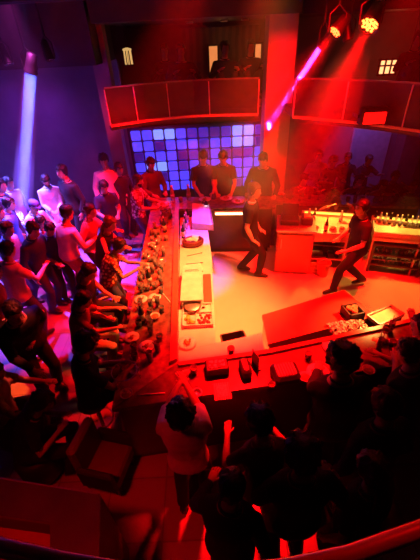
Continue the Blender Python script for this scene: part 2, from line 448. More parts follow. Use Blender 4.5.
SEATS = []; PLACED = []; BLOCKS = []       # standing places taken, footprints of counters and walls
def inside(poly, x, y, m):
    """how deep a point lies within a footprint grown by m"""
    a = sum(poly[i][0] * poly[(i + 1) % len(poly)][1] - poly[(i + 1) % len(poly)][0] * poly[i][1] for i in range(len(poly)))
    sg = 1 if a > 0 else -1; dmin = 9
    for i in range(len(poly)):
        (ax, ay), (bx, by) = poly[i], poly[(i + 1) % len(poly)]
        L = math.hypot(bx - ax, by - ay); d = sg * ((bx - ax) * (y - ay) - (by - ay) * (x - ax)) / L
        dmin = min(dmin, d + m)
    return max(0, dmin)
def person(label, depth=None, fixed=False, **k):
    """stand a person where the photo shows the head, choosing a believable height so that nobody stands in a neighbour or a counter"""
    h0 = k.get('h', 1.74)
    if depth is not None:
        w = A(k['head'][0], k['head'][1], Y=depth); zh = w.z - k.get('z0', 0.)
        ps, hz = _person(label, probe=True, **k)
        if zh > 1.40: k['h'] = h0 * zh / hz
        else:
            k['legs'] = 'sit'; k['seat'] = .5; ps, hz = _person(label, probe=True, **k); k['seat'] = max(.3, .5 + zh - hz)
    elif k.get('head') is not None and not fixed:
        best = None
        for dh in (0, .03, -.03, .06, -.06, .09, -.09, .12, -.12, .15):
            kk = dict(k); kk['h'] = h0 + dh
            if k.get('legs') == 'sit': kk['h'] = h0; kk['seat'] = k.get('seat', .74) + dh
            ps, hz = _person(label, probe=True, **kk)
            pen = abs(dh) * .3
            for x, y in PLACED: pen += max(0, .46 - math.hypot(ps.x - x, ps.y - y)) * 2
            for b in BLOCKS: pen += inside(b, ps.x, ps.y, .2) * 3
            if best is None or pen < best[0]: best = (pen, kk)
        k = best[1]
    ps, hz = _person(label, probe=True, **k)
    PLACED.append((ps.x, ps.y))
    if k.get('legs') == 'sit' and not k.get('z0') and depth is None: SEATS.append((ps.x, ps.y, k.get('seat', .74), label))
    return _person(label, **k)
# ------------------------------------------------------------------ the room
def sbox(name, c, d, m, rz=0.):
    return struct(G().box(c, d, rz).obj(name, m))
def floor_mat():
    m = bpy.data.materials.new('dance_floor_tiles'); m.use_nodes = True; nt = m.node_tree; b = nt.nodes['Principled BSDF']
    tc = nt.nodes.new('ShaderNodeTexCoord'); br = nt.nodes.new('ShaderNodeTexBrick')
    br.offset = 0; br.inputs['Scale'].default_value = 1.; br.inputs['Brick Width'].default_value = .6; br.inputs['Row Height'].default_value = .6
    br.inputs['Mortar Size'].default_value = .008
    br.inputs['Color1'].default_value = (.42, .34, .42, 1); br.inputs['Color2'].default_value = (.24, .2, .27, 1); br.inputs['Mortar'].default_value = (.2, .16, .2, 1)
    nt.links.new(tc.outputs['Object'], br.inputs['Vector']); nt.links.new(br.outputs['Color'], b.inputs['Base Color'])
    b.inputs['Roughness'].default_value = .3
    return m
struct(G().box((0, 4.5, -.05), (14, 13, .1)).obj('floor', floor_mat()))
struct(G().prism([(-.45, 2.45), (4.2, 3.5), (4.2, 5.6), (1.5, 6.7), (-.5, 6.9)], 0, .012).obj('floor_bar', CREAM))
sbox('wall_left', (-7.05, 4.5, 2.4), (.1, 13, 4.8), WALLM)
sbox('wall_right', (7.05, 4.5, 2.4), (.1, 13, 4.8), WALLM)
sbox('wall_back', (0, 11.05, 2.4), (14.2, .1, 4.8), WALLM)
sbox('wall_front', (0, -2.05, 2.4), (14.2, .1, 4.8), WALLM)
sbox('ceiling', (0, 4.5, 4.85), (14.2, 13.2, .1), DULLBLACK)
sbox('wall_lounge', (-4.6, 9.05, 1.8), (5.6, .12, 3.6), mat('lounge_plaster', (.25, .2, .26), .8, var=.2, scale=1.5))
sbox('trim_bulkhead', (-4.4, 8.2, 4.2), (5.1, 1.8, 1.18), mat('bulkhead_paint', (.08, .05, .06), .7))
sbox('trim_soffit', (.0, 8.9, 4.5), (3.55, 3.4, .58), mat('soffit_paint', (.06, .045, .04), .7))
sbox('trim_soffit_wing', (4.4, 9.3, 4.5), (4.8, 2.6, .58), mat('soffit_paint', (.06, .045, .04), .7))
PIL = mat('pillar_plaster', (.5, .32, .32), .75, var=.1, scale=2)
sbox('trim_pillar_lounge', (-1.9, 7.98, 2.4), (.3, .3, 4.8), PIL)
sbox('trim_pillar_middle', (1.545, 7.72, 2.4), (.52, .45, 4.8), PIL)
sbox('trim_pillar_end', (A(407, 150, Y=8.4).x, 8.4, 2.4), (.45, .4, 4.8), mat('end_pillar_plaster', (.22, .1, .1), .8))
sbox('wall_under_gallery', (0, 8.3, 1.32), (3.2, .2, 2.64), DARKWOOD)
sbox('wall_bar_end', (4.6, 8.75, 1.3), (5.6, .12, 2.6), WALLM)
# lit pale panel behind the crowd
struct(G().box((4.12, 8.66, 1.25), (.95, .05, 2.3)).obj('trim_panel', mat('pale_wall_panel', (.55, .5, .6), .6)))

def lerp2(a, b, t): return a + (b - a) * t
def gallery(name, pts, label, n_panels, deep, side):
    """curved balcony: slab, fascia, glass panels, posts and a handrail"""
    t = thing(name, label, 'balcony', (pts[0].x, pts[0].y, 0))
    o = Vector((pts[0].x, pts[0].y, 0)); P = [Vector((p.x, p.y, 0)) - o for p in pts]
    g = G(); g.prism([(p.x, p.y) for p in P] + [(P[-1].x, deep - o.y), (P[0].x, deep - o.y)], 2.66, 2.8); g.obj('floor_slab', mat('slab_paint', (.1, .06, .05), .7), t)
    def band(z0, z1, th, m, nm, off=0.):
        g = G()
        rings = []
        for i, p in enumerate(P):
            a = P[max(i - 1, 0)]; b = P[min(i + 1, len(P) - 1)]; d = (b - a).normalized(); n = Vector((d.y, -d.x, 0))
            q = p + n * off
            rings.append([(q.x, q.y, z0), (q.x - n.x * th, q.y - n.y * th, z0), (q.x - n.x * th, q.y - n.y * th, z1), (q.x, q.y, z1)])
        g.loft(rings); return g.obj(nm, m, t)
    band(2.6, 2.66, .14, DARKWOOD, 'lower_fascia', .0)
    band(2.66, 2.70, .06, mat('orange_trim', (.75, .38, .2), .35), 'edge_trim', .03)
    band(2.72, 3.28, .012, mat('smoked_red_panel', (.06, .016, .02), .3, coat=.2), 'balustrade_panel', .0)
    band(3.28, 3.305, .05, mat('rail_metal', (.55, .4, .4), .25, .7), 'handrail', .02)
    L = len(P) - 1
    for k in range(n_panels + 1):
        u = k / n_panels * L; i = min(int(u), L - 1); p = P[i].lerp(P[i + 1], u - i)
        d = (P[i + 1] - P[i]).normalized(); n = Vector((d.y, -d.x, 0))
        G().box(p + n * .012 + Vector((0, 0, 2.98)), (.018, .018, .58), math.atan2(d.y, d.x)).obj('post', mat('post_metal', (.8, .55, .55), .4, .1), t)
    return t
bl = [A(x, y, z=2.68) for x, y in ((111, 126), (128, 123.5), (148, 120.5), (170, 118), (195, 116), (225, 115), (258, 114.5))]
gallery('balcony', bl, 'curved dark red balcony above the glowing blue block wall', 4, 9.9, 0)
br = [A(x, y, z=2.68) for x, y in ((293, 117), (320, 119), (350, 122), (385, 126), (420, 131), (440, 135), (490, 145), (530, 154))]
gallery('balcony', br, 'red-lit balcony above the bar crowd beyond the wide pillar', 4, 9.9, 1)

# glowing glass block wall
t = thing('glass_block_wall', 'glowing blue glass block wall under the curved balcony', 'glass block wall', (-.1, 8.14, 0))
x0, x1, z0, z1 = -1.52, 1.52, .9, 2.32; nx, nz = 12, 6
g = G(); g.box((0, .02, (z0 + z1) / 2), (x1 - x0 + .1, .05, z1 - z0 + .1)); g.obj('mortar_frame', mat('dark_mortar', (.02, .02, .06), .6), t)
BLK = [mat('block_glass_%s' % n, (.15, .2, .7), .12, emit=e, es=s, coat=.5) for n, e, s in
       (('deep', (.012, .012, .45), .22), ('dark', (.03, .02, .6), .35), ('blue', (.05, .05, .9), .6), ('pale', (.13, .2, 1.), .95))]
g = G(); dx, dz = (x1 - x0) / nx, (z1 - z0) / nz; rr = random.Random(3)
for i in range(nx):
    for j in range(nz):
        c = (x0 + dx * (i + .5), -.03, z0 + dz * (j + .5)); jj = nz - 1 - j
        pale = (jj in (0,) and i in (2, 3)) or (jj in (0, 1) and i in (9, 10)) or (jj == 3 and i in (1, 2)) or (jj == 1 and i in (99,))
        mi = 3 if pale else (2 if rr.random() < .45 else rr.choice((0, 1, 1, 2)))
        if jj == 0 and i in (0, 1, 4): mi = 2
        g.box(c, (dx * .86, .05, dz * .86), 0, mi, 0, .018)
g.obj('glass_blocks', BLK, t)

# gallery interior: back wall fittings
WARM = mat('warm_lit_glass', (.6, .35, .2), .5, emit=(1, .3, .08), es=.4)
for k, (px, w, py0, py1, lab) in enumerate(((213, .2, 46, 74, 'warm lit doorway on the balcony beside the dark silhouettes'), (258, .14, 44, 60, 'warm lit alcove next to the wide pillar on the balcony'))):
    a, b = A(px, py0, Y=9.9), A(px, py1, Y=9.9)
    t = thing('lit_alcove', lab, 'alcove', (a.x, 9.9, 0), 0)
    G().box((0, 0, (a.z + b.z) / 2), (w, .04, a.z - b.z)).obj('lit_panel', WARM, t)
    g = G()
    for sx in (-1, 1): g.box((sx * (w / 2 + .02), -.03, (a.z + b.z) / 2), (.04, .08, a.z - b.z + .08))
    g.box((0, -.03, a.z + .02), (w, .08, .04)); g.obj('frame', DARKWOOD, t)
wood = mat('gallery_wood', (.12, .05, .03), .6, pattern='wave', scale=2, var=.3)
struct(G().box((.55, 9.95, 3.45), (1.9, .06, 1.3)).obj('wall_gallery', wood))
struct(G().box((0, 9.92, 2.72), (14, .05, .08)).obj('baseboard_gallery', DARKWOOD))
for k, (px, py) in enumerate(((190, 31), (224, 31), (245, 31.5))):
    p = A(px, py + 1, Y=8.6)
    t = thing('ceiling_downlight', 'small warm downlight in the balcony ceiling, ' + ('nearest the slim pillar', 'second from the slim pillar', 'nearest the wide pillar')[k], 'downlight', (p.x, 8.6, 4.2), 0, 'balcony downlights')
    G().lathe([(.075, 0), (.075, -.03), (.06, -.035), (.055, 0)], n=16).obj('trim_ring', STEEL, t, True)
    G().lathe([(.052, -.012), (.05, -.02), (.001, -.02)], n=16).obj('lamp_lens', mat('downlight_glow', (1, .6, .3), .5, emit=(1, .42, .15), es=3.), t, True)
# hanging crystal pendant seen through the gap by the slim pillar
p = A(128, 57, Y=8.4)
t = thing('pendant_lamp', 'small gilt pendant lamp hanging above the curved balcony', 'lamp', (p.x, 8.4, 0))
G().tube([(0, 0, 4.22), (0, 0, p.z + .12)], .008).obj('cord', BLACK, t)
g = G()
for k in range(7): g.tube([(.07 * cos(k), .07 * sin(k), p.z + .12), (.075 * cos(k), .075 * sin(k), p.z - .13)], .01, 6)
g.lathe([(.09, p.z + .11), (.09, p.z + .14), (.02, p.z + .16)], n=12); g.obj('crystal_strands', mat('gilt_glow', (.7, .5, .2), .3, emit=(1, .6, .2), es=.35), t)
# right gallery: lit window and shaded lamp
p0, p1 = A(381, 60, Y=9.8), A(395, 74, Y=9.8)
t = thing('lit_window', 'small bright window with dark bars behind the red balcony', 'window', ((p0.x + p1.x) / 2, 9.85, (p0.z + p1.z) / 2))
w, hh = abs(p1.x - p0.x), abs(p0.z - p1.z)
G().box((0, 0, 0), (w, .03, hh)).obj('lit_pane', mat('window_glow', (.8, .5, .35), .5, emit=(1, .4, .15), es=1.2), t)
g = G()
for sx in (-.5, -.17, .17, .5): g.box((sx * w, -.03, 0), (.035, .04, hh + .06))
for sz in (-.5, .1, .5): g.box((0, -.03, sz * hh), (w + .06, .04, .035))
g.obj('window_bars', DARKWOOD, t)
p = A(408, 60, Y=8.2)
t = thing('lamp_with_shade', 'dim round lampshade hanging above the red balcony', 'lamp', (p.x, 8.2, 0))
G().tube([(0, 0, 4.22), (0, 0, p.z + .1)], .01).obj('cord', BLACK, t)
G().lathe([(.05, p.z + .12), (.2, p.z - .06), (.19, p.z - .06), (.045, p.z + .11)], n=20).obj('lamp_shade', mat('shade_cloth', (.5, .25, .12), .7, emit=(1, .3, .1), es=.25), t, True)

# ------------------------------------------------------------------ stage lights
def spot(name, loc, target, col, watts, deg, blend=.5, size=.05):
    l = bpy.data.lights.new(name, 'SPOT'); l.color = col; l.energy = watts; l.spot_size = radians(deg); l.spot_blend = blend; l.shadow_soft_size = size
    o = bpy.data.objects.new(name, l); COL.objects.link(o); o.location = loc
    o.rotation_euler = (Vector(target) - Vector(loc)).to_track_quat('-Z', 'Y').to_euler(); return o
def point(name, loc, col, watts, size=.1):
    l = bpy.data.lights.new(name, 'POINT'); l.color = col; l.energy = watts; l.shadow_soft_size = size
    o = bpy.data.objects.new(name, l); COL.objects.link(o); o.location = loc; return o
def haze_beam(a, b, half, dens, label, r0):  # denser haze added in the shape of a beam so its light shows
    a, b = Vector(a), Vector(b); L = (b - a).length; m = bpy.data.materials.new('haze_' + label[:6]); m.use_nodes = True; nt = m.node_tree
    nt.nodes.remove(nt.nodes['Principled BSDF']); v = nt.nodes.new('ShaderNodeVolumeScatter'); v.inputs['Density'].default_value = dens; v.inputs['Anisotropy'].default_value = .1
    nt.links.new(v.outputs['Volume'], nt.nodes['Material Output'].inputs['Volume'])
    g = G(); n = 10; g.tube([(b - a) * (k / n) for k in range(n + 1)], [r0 + .03 + 1.15 * math.tan(half) * L * k / n for k in range(n + 1)], 20)
    return tag(g.obj('light_beam_haze', m, None, True, a), label, 'haze', None, 'stuff')
def beam(name, loc, target, col, watts, size, spread):
    l = bpy.data.lights.new(name, 'AREA'); l.shape = 'DISK'; l.size = size; l.color = col; l.energy = watts; l.spread = radians(spread)
    o = bpy.data.objects.new(name, l); COL.objects.link(o); o.location = loc
    o.rotation_euler = (Vector(target) - Vector(loc)).to_track_quat('-Z', 'Y').to_euler(); return o
def par_can(loc, target, label, glow, es, r=.1, name='stage_light'):
    loc = Vector(loc); d = (Vector(target) - loc).normalized()
    t = thing(name, label, 'stage light', loc, 0, 'stage lights on the ceiling')
    q = Vector((0, 0, -1)).rotation_difference(d).to_matrix().to_4x4()
    def put(o): o.matrix_local = q; return o
    put(G().lathe([(.03, .26), (r * .75, .24), (r * .85, .1), (r, 0), (r * 1.06, -.02), (r * 1.06, -.035), (r * .93, -.035), (r * .9, .0)], n=20).obj('housing', BLACK, t, True))
    g = G()
    for k in range(19):      # the little lenses
        a = k * 2.4; rr_ = r * .82 * sqrt(k / 19)
        g.ball((rr_ * cos(a), rr_ * sin(a), -.012), (r * .17, r * .17, r * .08), 8)
    put(g.obj('lens_cluster', mat('lens_' + label[:6], (1, .8, .6), .3, emit=glow, es=es), t, True))
    side = Vector((1, 0, 0))
    G().tube([side * r * 1.1, side * r * 1.15 + Vector((0, 0, .2)), Vector((0, 0, .3)), -side * r * 1.15 + Vector((0, 0, .2)), -side * r * 1.1], .012).obj('yoke', BLACK, t)
    G().tube([(0, 0, .3), (0, 0, 4.8 - loc.z)], .016).obj('hanging_rod', BLACK, t)
    return loc + d * .08
RED = (1, .0012, .002)
Lr1 = A(370, 24, Y=5.5); t1 = Vector((.1, 3.1, 1.0))
s = par_can(Lr1, t1, 'large bright red stage light above the bar, its lens cluster blazing', (1, .07, .01), 8, .13)
spot('red_wash_a', s, t1, RED, 2200, 24, .8)
haze_beam(s, s + (t1 - s) * .62, radians(12), .07, 'red haze under the large blazing stage light', .08)
Lr2 = A(336, 31, Y=6.0); t2 = Vector((-1.0, 4.3, 1.0))
s = par_can(Lr2, t2, 'smaller red stage light beside the large blazing one', (1, .06, .01), 6, .1)
spot('red_wash_b', s, t2, RED, 1500, 28, .8)
haze_beam(s, s + (t2 - s) * .6, radians(12), .07, 'red haze under the smaller red stage light', .06)
Lp = A(322, 45, Y=6.4); tp = A(267, 128, Y=7.5)
s = par_can(Lp, tp, 'slim stage light throwing a thin violet beam across the wide pillar', (.5, .15, 1), 2, .05)
beam('violet_beam', s, tp, (.2, .05, 1), 12, .08, 3.0)
haze_beam(s, tp, radians(1.5), .3, 'violet haze in the thin beam slanting across the wide pillar', .05)
Lb = A(31, 70, Y=6.6); tb = A(22, 205, Y=6.9)
s = par_can(Lb, tb, 'stage light throwing a narrow blue beam down onto the dance floor', (.2, .25, 1), 4, .1)
beam('blue_beam', s, tb, (.06, .07, 1), 22, .18, 3.0)
haze_beam(s, tb, radians(1.8), .4, 'narrow column of haze lit blue above the dance floor', .09)
# second red lamp on the fascia of the red balcony
p = A(367, 113, z=2.86); p.y -= .22; p.z = 2.86
t = thing('wash_light', 'boxy red wash light glowing on the front of the red balcony', 'stage light', p)
G().box((0, 0, 0), (.42, .16, .26), bev=.03).obj('housing', BLACK, t)
G().box((0, -.085, -.02), (.34, .02, .16), bev=.01).obj('lens', mat('red_lens', (1, .1, .05), .3, emit=(1, .004, .003), es=.9), t)
for s_ in (-1, 1): G().box((s_ * .225, .1, .0), (.03, .22, .05)).obj('bracket', BLACK, t)
# unlit fixtures between the beams
for k, (px, py, Y, lab) in enumerate(((8, 62, 6.6, 'unlit stage light beside the blue beam, near the lounge wall'), (50, 58, 6.7, 'unlit stage light between the blue beam and the slim pillar'), (348, 38, 6.4, 'unlit stage light hanging between the two red ones'))):
    p = A(px, py, Y=Y); par_can(p, p + Vector((.2, -.2, -1)), lab, (0, 0, 0), 0, .07)
# truss the lights hang from
t = thing('lighting_truss', 'dark lighting truss under the ceiling above the bar', 'truss', (0, 0, 0))
g = G()
for dy in (-.12, .12):
    for dz in (0, .24): g.tube([(-6, 5.9 + dy, 4.45 + dz), (6, 5.9 + dy, 4.45 + dz)], .025)
g.obj('chords', mat('truss_paint', (.05, .045, .045), .5, .5), t)
g = G()
for k in range(40):
    x = -6 + k * .3; g.tube([(x, 5.78, 4.45), (x + .15, 6.02, 4.69)], .01, 5); g.tube([(x + .15, 6.02, 4.45), (x + .3, 5.78, 4.69)], .01, 5)
g.obj('lattice', mat('truss_paint', (.05, .045, .045), .5, .5), t)

spot('pillar_red', (1.9, 4.9, 4.6), (1.6, 7.3, 2.5), RED, 700, 60, .8, .1)
# unseen lights without fixtures, most of them above the picture
spot('bar_key', (.9, 4.4, 4.7), (-.15, 4.3, .3), (1, .38, .07), 950, 48, .9, .15)
spot('bar_red', (2.4, 4.6, 4.7), (1.7, 4.4, 0), RED, 2200, 66, .8, .12)
spot('bar_front_red', (.6, 3.9, 4.7), (.4, 2.6, 1.), RED, 3000, 34, .9, .12)
spot('left_bar_red', (-.1, 5.0, 4.7), (-1.15, 4.4, 1.), (1, .003, .002), 1300, 50, .8, .12)
spot('crowd_red', (.2, 6.0, 4.6), (-2.1, 6.1, 1.), RED, 1700, 60, .8, .1)
spot('dance_blue', (-5.0, 6.9, 4.5), (-3.7, 6.0, 0), (.13, .09, 1), 4200, 54, .7, .1)
spot('dance_magenta', (-2.6, 6.2, 4.7), (-3.1, 6.2, 0), (.9, .06, .75), 950, 52, .8, .1)
spot('lounge_purple', (-3.9, 7.7, 3.5), (-3.9, 9.0, 1.8), (.26, .02, .7), 45, 110, .9, .3)
for k, (px, py, c_, w_) in enumerate(((36, 303, (.25, .25, 1), 900), (57, 296, RED, 900), (78, 318, (.25, .05, 1), 500), (60, 345, (.22, .05, 1), 700), (68, 384, RED, 500), (44, 322, RED, 700), (10, 392, (1, .12, .01), 900), (70, 410, (.2, .04, 1), 400))):
    f = A(px, py, 0); spot('floor_spot', (f.x + .9 - .25 * k, f.y + 1.4, 4.7), f, c_, w_, 6.5, .3, .02)
spot('slim_pillar_pink', (-1.0, 6.0, 4.5), (-1.9, 7.9, 2.2), (1, .02, .2), 150, 30, .8, .08)  # unseen spot added to tint the slim pillar pink
f = A(14, 334, 1.35); spot('print_spot', (f.x + 1.3, f.y + .9, 4.7), f, (1, .05, .03), 500, 8, .4, .02)  # unseen spot added to brighten the print on the big man's shirt
spot('bartender_key', (2.2, 4.7, 4.6), (.85, 5.6, 1.4), (1, .14, .05), 600, 15, .7, .03)
spot('panel_violet', (3.6, 7.7, 2.5), (4.12, 8.7, 1.3), (.25, .12, 1), 10, 100, .8, .1)
spot('near_floor_red', (-1.7, .4, 4.6), (-1.0, .95, 0), RED, 160, 40, .9, .2)
spot('rail_red', (1.6, 1.2, 4.7), (.3, .2, 3.3), RED, 60, 16, .8, .05)  # unseen spot added to redden the near handrail
spot('back_counter_red', (.4, 6.2, 4.7), (.6, 7.2, 1.2), RED, 160, 70, .9, .2)
spot('gallery_red', (.2, 5.6, 4.5), (0, 7.3, 2.9), (1, .01, .03), 12, 60, .9, .2)
point('gallery_warm', (.6, 9.3, 3.9), (1, .35, .12), 1.)
point('gallery_warm_right', (4.4, 9.3, 3.9), (1, .25, .1), 1.)

# ------------------------------------------------------------------ the bar
def bar(name, poly, label, z=1.1, plinth=.12, th=.05, m=BARTOP, body=DARKWOOD):
    BLOCKS.append(poly)
    c = Vector((sum(p[0] for p in poly) / len(poly), sum(p[1] for p in poly) / len(poly), 0))
    P = [(p[0] - c.x, p[1] - c.y) for p in poly]
    t = thing(name, label, 'bar counter', c)
    ins = lambda k: [(x * (1 - k / max(abs(x), .3)) if abs(x) > k else x, y * (1 - k / max(abs(y), .3)) if abs(y) > k else y) for x, y in P]
    G().prism(ins(.09), .0, plinth).obj('plinth', BLACK, t)
    G().prism(ins(.05), plinth, z - th).obj('body', body, t)
    G().prism(P, z - th, z).obj('counter_top', m, t)
    return t, c
FE = [A(178, 361, 1.13), A(268, 348.5, 1.13), A(374, 326, 1.13), A(432, 313, 1.13)]
bar('bar_counter', [(-1.15, 6.55), (-.56, 6.55), (FE[0].x - .002, FE[0].y + .004), (-1.015, 1.955)], 'long cluttered bar counter beside the dance floor')
bar('bar_counter', [(p.x, p.y) for p in FE] + [(FE[3].x + .2, FE[3].y - .62), (-1.01, 1.95)], 'front bar counter with the customers leaning on it', m=mat('shaded_bar_top', (.1, .04, .03), .3, var=.5, scale=14, coat=.4))  # darker copy of the bar top; the dimmer light here is in its colour
bar('bar_counter', [(-1.15, 6.56), (1.4, 6.39), (1.5, 6.95), (-1.15, 7.2)], 'back bar counter before the blue block wall')
bar('bar_counter', [(1.41, 6.6), (4.2, 6.02), (4.4, 6.5), (1.51, 7.1)], 'dark back bar counter before the red crowd')
# raised inner lip along the long counter
t = tag(G().prism([(-.64, 6.5), (-.56, 6.5), (FE[0].x - .005, FE[0].y + .03), (FE[0].x - .085, FE[0].y - .02)], 1.101, 1.15).obj('bar_ledge', mat('ledge_wood', (.3, .09, .06), .3, coat=.4)), 'raised red wooden ledge along the inner side of the long bar', 'ledge')
t = tag(G().prism([(p.x, p.y - .008) for p in FE] + [(p.x + .012, p.y - .06) for p in FE[::-1]], 1.101, 1.13).obj('bar_ledge', mat('ledge_wood', (.3, .09, .06), .3, coat=.4)), 'raised dark ledge along the inner side of the front bar', 'ledge')

# inner work counters
def cabinet_counter(poly, label, z=.92, top=WORKTOP, doors=4, body=None):
    c = Vector((sum(p[0] for p in poly) / len(poly), sum(p[1] for p in poly) / len(poly), 0)); P = [(p[0] - c.x, p[1] - c.y) for p in poly]
    t = thing('work_counter', label, 'work counter', c)
    G().prism([(x * .96, y * .985) for x, y in P], .012, z - .04).obj('body', body or mat('worktop_carcass', (.5, .3, .25), .4), t)
    G().prism(P, z - .04, z).obj('worktop', top, t)
    return t, c
S1, S2 = A(178, 352, .92), A(262, 333, .92); _t = (.03 - S1.x) / (S2.x - S1.x)
cabinet_counter([(-.545, 6.5), (-.02, 6.5), (.05, 4.9), (.03, S1.y + (S2.y - S1.y) * _t + .002), (S1.x, S1.y + .002)], 'pale work counter along the inside of the long bar')
# front inner ledge
cabinet_counter([(p.x, p.y) for p in (A(178, 369, .92), A(178, 352, .92), A(262, 333, .92), A(264, 352, .92))], 'narrow orange-lit shelf behind the front bar', z=.92)
# closed red cooler chest behind the front bar
q = [A(262, 315, .92), A(344, 290, .92), A(376, 316, .92), A(268, 344, .92)]
c = sum(q, Vector()) / 4; c.z = 0
t = thing('chest_cooler', 'long red-lit chest cooler with a flat lid behind the front bar', 'cooler', c)
P = [(p.x - c.x, p.y - c.y) for p in q]
G().prism([(x * .97, y * .96) for x, y in P], .04, .87).obj('body', REDPAINT, t)
G().prism(P, .87, .92).obj('lid', mat('cooler_lid', (.55, .06, .04), .35, coat=.2), t)
G().prism([(x * .9, y * .88) for x, y in P], .012, .04).obj('plinth', BLACK, t)
# steel ice well with crushed ice at its end
q = [A(333, 322, .96), A(352, 317, .96), A(371, 326, .93), A(333, 341, .93)]
ic = tag(None or G().obj('ice_heap', NAPKIN), 'heap of crushed ice glowing orange on the chest cooler', 'ice', kind='stuff')
g = G(); rr = random.Random(5); a, b = A(331, 333, .92), A(366, 327, .92)
for k in range(330):
    u = rr.random(); w = (rr.random() - .5); p = a.lerp(b, u); hgt = .10 * (1 - (2 * u - 1) ** 2 * .7) * (1 - (2 * w) ** 2)
    p = p + Vector((-.06 * w, .30 * w, .008 + hgt * rr.random()))
    s_ = .012 + .016 * rr.random(); g.box(p, (s_, s_, s_), rr.random() * 3, 0, rr.random() * 3)
ic.data = g.mesh('ice_heap', mat('crushed_ice', (.85, .8, .7), .2, var=.1), False)

# red cabinet by the bartender
cb0, cb1 = Vector((1.30, 5.62, 0)), Vector((1.97, 5.48, 0))
ang = math.atan2(cb1.y - cb0.y, cb1.x - cb0.x)
t = thing('drinks_cabinet', 'tall red cabinet with a steel top standing inside the bar', 'cabinet', ((cb0 + cb1) / 2), ang)
G().box((0, .31, .49), (.68, .6, .9), bev=.01).obj('carcass', REDPAINT, t)
G().box((0, .003, .5), (.6, .02, .8), bev=.006).obj('door', mat('cabinet_door', (.6, .13, .1), .3, coat=.3), t)
G().box((0, .31, .965), (.72, .66, .05), bev=.008).obj('steel_top', STEEL, t)
G().box((0, .31, .026), (.6, .5, .028)).obj('plinth', BLACK, t)
hd = G().tube([(-.25, -.01, .6), (-.25, -.035, .62), (-.25, -.035, .78), (-.25, -.01, .8)], .009).obj('handle', STEEL, t)
M_ = Matrix.Translation((cb0 + cb1) / 2) @ Matrix.Rotation(ang, 4, 'Z')
def loc_at(x, y, z): return M_ @ Vector((x, y, z))
t = thing('till', 'black till with a tilted screen on the red cabinet', 'till', loc_at(-.12, .36, .99), ang)
G().box((0, 0, .05), (.34, .36, .1), bev=.01).obj('base', BLACK, t)
G().box((0, .06, .22), (.3, .03, .22), rx=-.4, bev=.008).obj('screen', mat('till_screen', (.02, .02, .03), .15), t)
G().tube([(0, .09, .1), (0, .09, .18)], .03).obj('stand', BLACK, t)
t = thing('napkin_box', 'dark square box next to the till', 'box', loc_at(.2, .34, .99), ang)
G().box((0, 0, .07), (.2, .26, .14), bev=.01).obj('box_body', RUBBER, t); G().box((0, 0, .145), (.12, .16, .012)).obj('napkin_stack', mat('red_napkins', (.5, .08, .06), .8), t)

# under-counter strip light at the back counter
t = thing('strip_light', 'short glowing strip light under the back counter edge', 'light', (.47, 6.385, 1.0))
G().tube([(-.29, .03, 0), (.29, -.03, 0)], .021, 10).obj('glow_tube', mat('strip_glow', (1, .9, .6), .4, emit=(1, .62, .22), es=4), t, True)
G().box((0, .03, .035), (.62, .05, .03), -.1).obj('housing', STEEL, t)

# two lit ice wells on the right
def well(pts, label, n):
    bl_, br_, fr, fl = pts
    c = (bl_ + br_ + fr + fl) / 4; c = Vector((c.x, c.y, 0)); q = [p - c for p in (bl_, br_, fr, fl)]
    t = thing('ice_well', label, 'ice well', c)
    e = [Vector((p.x * .95, p.y * .9, p.z - .05)) for p in q]
    g = G(); g.loft([[(p.x, p.y, .62) for p in q], [tuple(p) for p in q], [tuple(p + Vector((0, 0, .03))) for p in q]]) if False else None
    g = G()
    cor = [q[0], q[1], q[2], q[3]]
    for i in range(4):
        a, b = cor[i], cor[(i + 1) % 4]; d = (b - a).normalized(); n_ = Vector((-d.y, d.x, 0)) * -.03
        g.loft([[a + Vector((0, 0, -.16)), a + n_ + Vector((0, 0, -.16)), a + n_ + Vector((0, 0, .02)), a + Vector((0, 0, .02))],
                [b + Vector((0, 0, -.16)), b + n_ + Vector((0, 0, -.16)), b + n_ + Vector((0, 0, .02)), b + Vector((0, 0, .02))]])
    g.obj('steel_rim', STEEL, t)
    g = G(); g.loft([[p + Vector((0, 0, -.11)) for p in q], [p + Vector((0, 0, -.06)) for p in q]]); g.obj('well_floor', mat('well_floor', (.75, .68, .5), .35), t)
    g = G(); a = q[0] + Vector((.04, -.05, -.005)); b = q[1] + Vector((-.04, -.05, -.005)); g.tube([a, b], .014, 8)
    g.obj('glow_strip', mat('yellow_strip', (1, .8, .3), .4, emit=(1, .5, .05), es=1.6), t)
    m_ = (q[0] + q[1]) / 2 + c; spot('well_glow', (m_.x, m_.y - .1, m_.z + .55), (m_.x, m_.y - .32, m_.z - .1), (1, .5, .06), 24, 110, .5, .03)  # well_glow: unseen spot added above the well to light its floor evenly
    g = G()
    for p in q: g.tube([(p.x * .95, p.y * .95, .012), (p.x * .95, p.y * .95, p.z - .12)], .02)
    for p in (q[:2], q[2:]): g.tube([(p[0].x * .95, p[0].y * .95, .3), (p[1].x * .95, p[1].y * .95, .3)], .014)
    g.obj('legs_frame', STEEL, t)
    return t, c, q
w1 = [A(302, 211, 1.04), A(354, 214, 1.04), A(349, 235, .86), A(311, 234, .86)]
w2 = [A(372, 216, 1.04), A(424, 221, 1.04), A(424, 237, .86), A(374, 233, .86)]
well(w1, 'yellow-lit open ice well beside the red cabinet', 0)
well(w2, 'yellow-lit open ice well behind the walking waiter', 0)
def mid(w, u, v, dz=-.09):
    a = w[0].lerp(w[1], u); b = w[3].lerp(w[2], u); p = a.lerp(b, v); return p + Vector((0, 0, dz))
